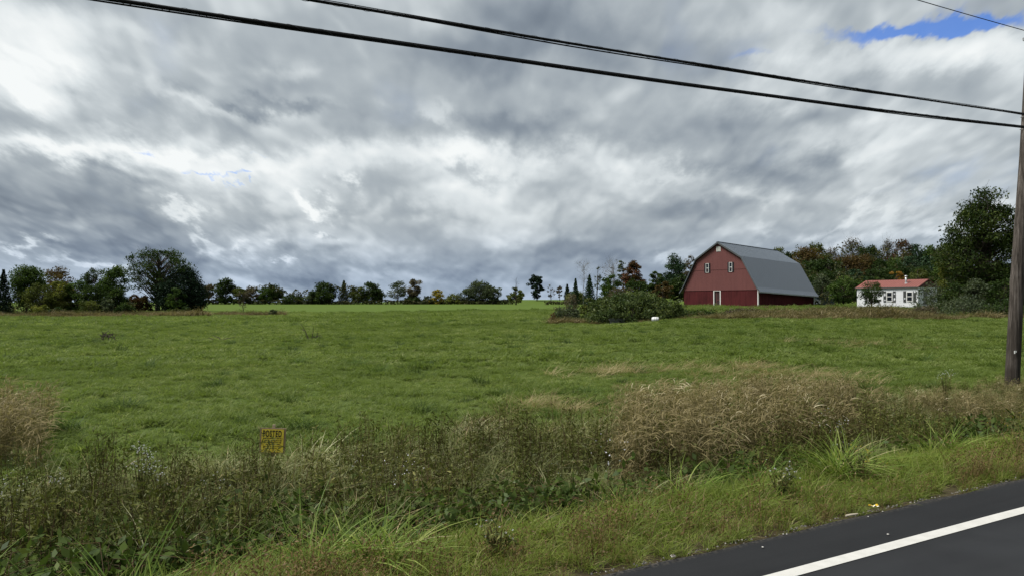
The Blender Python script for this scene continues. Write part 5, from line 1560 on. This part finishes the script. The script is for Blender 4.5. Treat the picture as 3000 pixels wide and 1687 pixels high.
    den = smooth(1.8, 2.4, s) * (1 - smooth(3.4, 4.5, s + (pn - .5))) * np.maximum(left * 1.1, smooth(.5, .62, pn) * .75) * (1 - .6 * reed_patch(x, y))
    k = rng.uniform(0, 1, len(s)) < den
    scatter('ditch_brambles', 'dark broad leaved brambles in the bottom of the ditch', 'undergrowth', c_bram, 6, x[k], y[k], rng, (.7, 1.25), tint=.40 + .9 * (fnoise(x[k] * .7, y[k] * .7, 79) - .5))
    # ---- wild long blades through the verge
    def f_long(r, i):
        V, F, T = blades(r, 10, .08, (.35, .70), (.005, .009), (.2, .8), (.2, .9), 5)
        return [(V, F, T, 0)]
    c_long = protos('long_grass', f_long, 5, [M_SEDGEI], 460)
    s, t, x, y = verge_pts(1.0, 3.6, -6, 20, 7)
    k = rng.uniform(0, 1, len(s)) < smooth(.38, .6, fnoise(x * .7, y * .7, 81)) * smooth(.9, 1.5, s)
    scatter('long_grass', 'long bright green blades standing through the verge', 'grass', c_long, 5, x[k], y[k], rng, (.7, 1.2))
    # ---- single small white flowers scattered
    def f_fleck(r, i):
        C = np.stack([r.normal(0, .10, 26), r.normal(0, .10, 26), r.uniform(.42, .80, 26)], 1)
        V, F, T = leaves_on(r, C, .016, .9)
        V2, F2, T2 = blades(r, 6, .08, (.5, .8), (.003, .004), (.05, .25), (0, .1), 3, wtip=.6)
        return [(V, F, T, 0), (V2, F2, T2, 1)]
    c_fleck = protos('small_aster', f_fleck, 4, [M_WHITEI, M_STEM], 480)
    s, t, x, y = verge_pts(2.4, 6.2, -9, 16, .25)
    k = rng.uniform(0, 1, len(s)) < smooth(.42, .62, fnoise(x * .5, y * .5, 83)) * (1 - reed_patch(x, y))
    scatter('small_asters', 'tiny pale asters flecking the roadside weeds', 'flowers', c_fleck, 4, x[k], y[k], rng, (.7, 1.05))
    # ---- grit along the edge of the asphalt
    def f_grit(r, i):
        V = np.array([(1, 0, 0), (-.8, .5, 0), (-.5, -.9, 0), (.3, .9, .1), (.1, .1, .8), (.2, -.2, -.4)], float) * r.uniform(.7, 1.2, (6, 3)) * .011
        F = np.array([(0, 3, 4, 4), (3, 1, 4, 4), (1, 2, 4, 4), (2, 0, 4, 4)])[:, :3]
        F4 = np.concatenate([F, F[:, 2:3]], 1)
        Vq = np.concatenate([V[f[:3]] for f in F4]); Vq = np.concatenate([Vq.reshape(-1, 3, 3), Vq.reshape(-1, 3, 3)[:, 2:3] + .0004], 1).reshape(-1, 3)
        return [(Vq, np.arange(len(Vq)).reshape(-1, 4), r.uniform(0, 1, 4), 0)]
    c_grit = protos('grit', f_grit, 4, [leaf_mat('grit', (.05, .048, .045), (.13, .12, .11), (.34, .32, .29), 0.0, True)], 520)
    s = np.abs(rng.normal(0, .07, 1500)) + .0; t = rng.uniform(-3, 22, 1500)
    x, y = xy(s, t)
    scatter('roadside_grit', 'loose grit lying along the broken edge of the asphalt', 'gravel', c_grit, 4, x, y, rng, (.3, 1.1), dz=np.where(s < .05, .06, .01))
    # ---- distant dry weed strips
    def f_dry(r, i):
        V, F, T = blades(r, 60, .7, (.35, .95), (.03, .07), (.1, .7), (.1, .8), 3)
        C = np.stack([r.normal(0, .4, 110), r.normal(0, .4, 110), r.uniform(.05, .78, 110)], 1)
        V2, F2, T2 = leaves_on(r, C, .10, .5)
        return [(V, F, T, 0), (V2, F2, T2, 1)]
    c_dry = protos('dry_weed', f_dry, 5, [leaf_mat('blade_dryweed', (.075, .062, .030), (.150, .120, .062), (.22, .19, .10), .3, True), leaf_mat('leaf_dryweed', (.045, .045, .020), (.085, .078, .034), (.13, .10, .05), .3, True)], 500)
    P, S = [], []
    def strip_pts(px0, px1, d0, d1, n, sc):
        px = rng.uniform(px0, px1, n); d = rng.uniform(d0, d1, n)
        P.append(np.stack([(px * 1.1646 - 1500) / FPX * d, d], 1)); S.append(np.full(n, sc))
    strip_pts(-60, 520, 108, 126, 900, .9); strip_pts(500, 712, 114, 119, 170, .75); strip_pts(-60, 380, 106, 109, 160, .5)
    strip_pts(1385, 1500, 63, 68, 150, .75); strip_pts(1400, 1520, 70, 92, 170, .6); strip_pts(1600, 1660, 60.5, 62.5, 24, .8); strip_pts(1480, 1720, 61, 64, 70, .45)
    strip_pts(1700, 2060, 61, 68, 330, .66); strip_pts(1860, 1960, 63, 68, 100, .8); strip_pts(1780, 1930, 60.5, 63, 80, .6); strip_pts(1700, 2100, 72, 110, 500, .30)
    strip_pts(2030, 2330, 62, 74, 420, .85); strip_pts(2030, 2420, 74, 100, 420, .32); strip_pts(2280, 2640, 62, 74, 150, .6); strip_pts(2020, 2420, 60, 63, 130, .5)
    P = np.concatenate(P); S = np.concatenate(S)
    scatter('dry_weeds', 'brown dry weeds along the far edges of the field', 'weeds', c_dry, 5, P[:, 0], P[:, 1], rng, (.65, 1.15), sx=S * (.22 + 1.9 * fnoise(P[:, 0] * .22, P[:, 1] * .22, 88) ** 1.6), tint=.25 + .85 * fnoise(P[:, 0] * .12, P[:, 1] * .12, 89))
grasses()

# ------------------------------------------------------------------ single plants one can point at
def place(px, py, h):
    """ground place of a pixel (3000-wide frame) for ground h metres below the eye"""
    d = h * FPX / (py - HZ)
    return (px - 1500) / FPX * d, d
def sedge(label, px, py, h, seed, n=130, hh=(.35, .8), scale=1.0, dense=.12):
    x, y = place(px, py, h)
    root = empty('grass_tussock', (x, y, zg1(x, y)))
    rng = np.random.default_rng(seed)
    V, F, T = blades(rng, n, dense, hh, (.007, .013), (.15, .85), (.2, .95), 6)
    me = mesh_np('blades', V, [F], M_SEDGE, True, T)
    o = add('blades', me, root)
    V, F, T = blades(rng, 26, dense, (hh[0] * .6, hh[1] * .8), (.006, .010), (.3, 1.0), (.3, 1.1), 5)
    add('dead_blades', mesh_np('dead_blades', V, [F], leaf_mat('blade_straw_single', (.14, .11, .055), (.27, .22, .12), (.42, .36, .22), .3), True, T), root)
    root.scale = (scale,) * 3
    tag(root, label, 'grass tussock', 'bright green tussocks on the verge')
sedge('largest bright green tussock spilling long blades at the bottom of the verge', 1110, 1660, 1.88, 1, 150, (.28, .62), 1.0, .2)
sedge('bright tussock with blades lying flat left of the largest one', 960, 1665, 1.95, 2, 130, (.3, .62), 1.0, .24)
sedge('upright green tussock below the yellow flowers near the asphalt', 2460, 1408, 1.9, 3, 170, (.4, .85), 1.0, .14)
sedge('wispy green tussock up the verge toward the pole', 2760, 1330, 1.95, 4, 140, (.35, .75), 1.0, .2)
sedge('low arching tussock at the foot of the tan reeds', 2010, 1460, 2.0, 5, 120, (.3, .7), 1.0, .2)
sedge('narrow green tussock between dark bramble and the low arching one', 1820, 1500, 2.0, 6, 90, (.25, .6), .9, .16)
def aster(label, px, py, h, seed, flowers=70, H=.8, W=.3, mat=None, petal=.0085, name='aster_plant', cat='flowers', group='flowering asters in the roadside weeds'):
    dd = np.arange(4.0, 40, .05)
    xx = (px - 1500) / FPX * dd
    ok = (CAMZ - (py - HZ) / FPX * dd <= zg(xx, dd) + H * .92) & (st(xx, dd)[0] > (.9 if H < .6 else 2.6))
    k = min(len(dd) - 1, int(np.max(np.nonzero(~ok)[0], initial=0)) + 1); x, y = float(xx[k]), float(dd[k])   # where the flower heads stand at that height above the ground
    root = empty(name, (x, y, zg1(x, y)))
    tag(root, label, cat, group)
    r = np.random.default_rng(seed)
    Vs, Fs, off, C, Fl = [], [], 0, [], []
    for q in range(12):
        a = r.uniform(0, 6.28); rr = W * math.sqrt(r.uniform(0.02, 1)); hh = H * r.uniform(.75, 1.05) * (1 - .15 * (rr / W) ** 2)
        e = np.array([rr * math.cos(a), rr * math.sin(a), hh]); m_ = e * [.45, .45, .6]
        v, f = tube_np([(e[0] * .1, e[1] * .1, 0), m_, e], [.005, .004, .002], 4); Vs.append(v); Fs.append(f + off); off += len(v)
        for k in range(20):
            u_ = r.uniform(.15, .95); C.append(m_ * 2 * u_ * (1 - u_) + e * u_ ** 2 + r.normal(0, .03, 3))
        for k in range(max(1, int(flowers * .6) // 12)):
            Fl.append(e + r.normal(0, 1, 3) * [.035, .035, .03])
    add('stems', mesh_np('stems', np.concatenate(Vs), [np.concatenate(Fs)], M_ASTEM, True, r.uniform(0, 1, sum(len(f) for f in Fs))), root)
    V, F, T = leaves_on(r, np.array(C), .05, .32)
    add('leaves', mesh_np('leaves', V, [F], M_ASTER, False, T), root)
    # each flower: six little petals about a centre
    Fl = np.array(Fl); n = len(Fl)
    nrm = r.normal(0, .5, (n, 3)) + [0, -.4, .8]; nrm /= np.linalg.norm(nrm, axis=1)[:, None]
    ax = np.cross(nrm, r.normal(size=(n, 3))); ax /= np.linalg.norm(ax, axis=1)[:, None]; ay = np.cross(nrm, ax)
    PV = []
    for k in range(6):
        a = k * math.pi / 3
        d1 = ax * math.cos(a) + ay * math.sin(a); d2 = -ax * math.sin(a) + ay * math.cos(a)
        PV.append(np.stack([Fl + d1 * .002, Fl + d1 * petal * .5 + d2 * petal * .20, Fl + d1 * petal + nrm * .003, Fl + d1 * petal * .5 - d2 * petal * .20], 1))
    PV = np.concatenate(PV).reshape(-1, 3)
    o = add('flowers', mesh_np('flowers', PV, [np.arange(len(PV)).reshape(-1, 4)], mat or M_WHITE, False, r.uniform(0, 1, len(PV) // 4)), root)
    o['kind'] = 'stuff'
aster('densest cluster of white asters standing above the weeds left of the sign', 421, 1329, 2.33, 11, 190, .80, 0.13)
aster('small cluster of white asters right below the densest one', 470, 1363, 2.35, 12, 60, .72, 0.10)
aster('white asters on a dark stem near the left tan reeds', 182, 1379, 2.35, 13, 50, .78, 0.10)
aster('pale asters at the left edge of the verge', 14, 1432, 2.35, 14, 60, .72, 0.15)
aster('thin white asters in the weeds left of the yellow sign', 624, 1398, 2.35, 15, 28, .70, 0.14)
aster('scattered white asters right of the yellow sign', 1046, 1332, 2.35, 16, 30, .75, 0.16)
aster('faded white asters low on the verge near the asphalt', 1459, 1582, 1.9, 17, 36, .30, 0.14, petal=.0085)
aster('pale aster clump standing in the field left of the pole', 2766, 1083, 2.12, 18, 72, 1.0, 0.18, petal=.010)
aster('pale asters over the dark plants beside the tan reeds', 2445, 1207, 2.3, 19, 66, .9, 0.21)
aster('white asters beside the yellow goldenrod above the upright tussock', 2486, 1300, 2.3, 20, 42, .45, 0.20)
aster('white asters low among leaves at the front foot of the reeds', 2276, 1366, 2.3, 21, 42, .36, 0.18, petal=.0085)
aster('yellow goldenrod flowering behind the upright tussock', 2515, 1318, 2.05, 22, 60, .40, .34, M_GOLD, .010, 'goldenrod', 'flowers', None)
aster('yellow green goldenrod clump at the far right verge', 2985, 1245, 2.0, 23, 90, .5, .4, M_GOLD, .010, 'goldenrod', 'flowers', None)
def dead_hump():
    x, y = place(1424, 1262, 2.12)
    root = empty('dead_grass_hump', (x, y, zg1(x, y)))
    tag(root, 'brown hump of matted dead grass in the near meadow', 'dead grass')
    r = np.random.default_rng(5)
    n = 420
    a = r.uniform(0, 6.28, n); rr = np.sqrt(r.uniform(0, 1, n))
    base = np.stack([.62 * rr * np.cos(a), .30 * rr * np.sin(a), .17 * (1 - rr ** 2)], 1)
    V, F, T = blades(r, n, .1, (.10, .30), (.004, .008), (.7, 1.6), (.2, .8), 3, base=base)
    add('blades', mesh_np('blades', V, [F], leaf_mat('blade_deadhump', (.035, .024, .014), (.095, .066, .036), (.20, .16, .08), .2), False, T), root)
    th = np.linspace(0, 1, 7)
    P, Q = np.meshgrid(np.linspace(0, 2 * np.pi, 25)[:-1], th)
    V = np.stack([.60 * Q * np.cos(P), .28 * Q * np.sin(P), .16 * (1 - Q ** 2) - .01], -1).reshape(-1, 3)
    i = np.arange(6)[:, None] * 24; j = np.arange(24)[None, :]; j2 = (j + 1) % 24
    add('thatch', mesh_np('thatch', V, [np.stack([i + j, i + 24 + j, i + 24 + j2, i + j2], -1).reshape(-1, 4)], simple('thatch', (.045, .032, .018), (.03, .022, .012), 14, .95), True), root)
dead_hump()
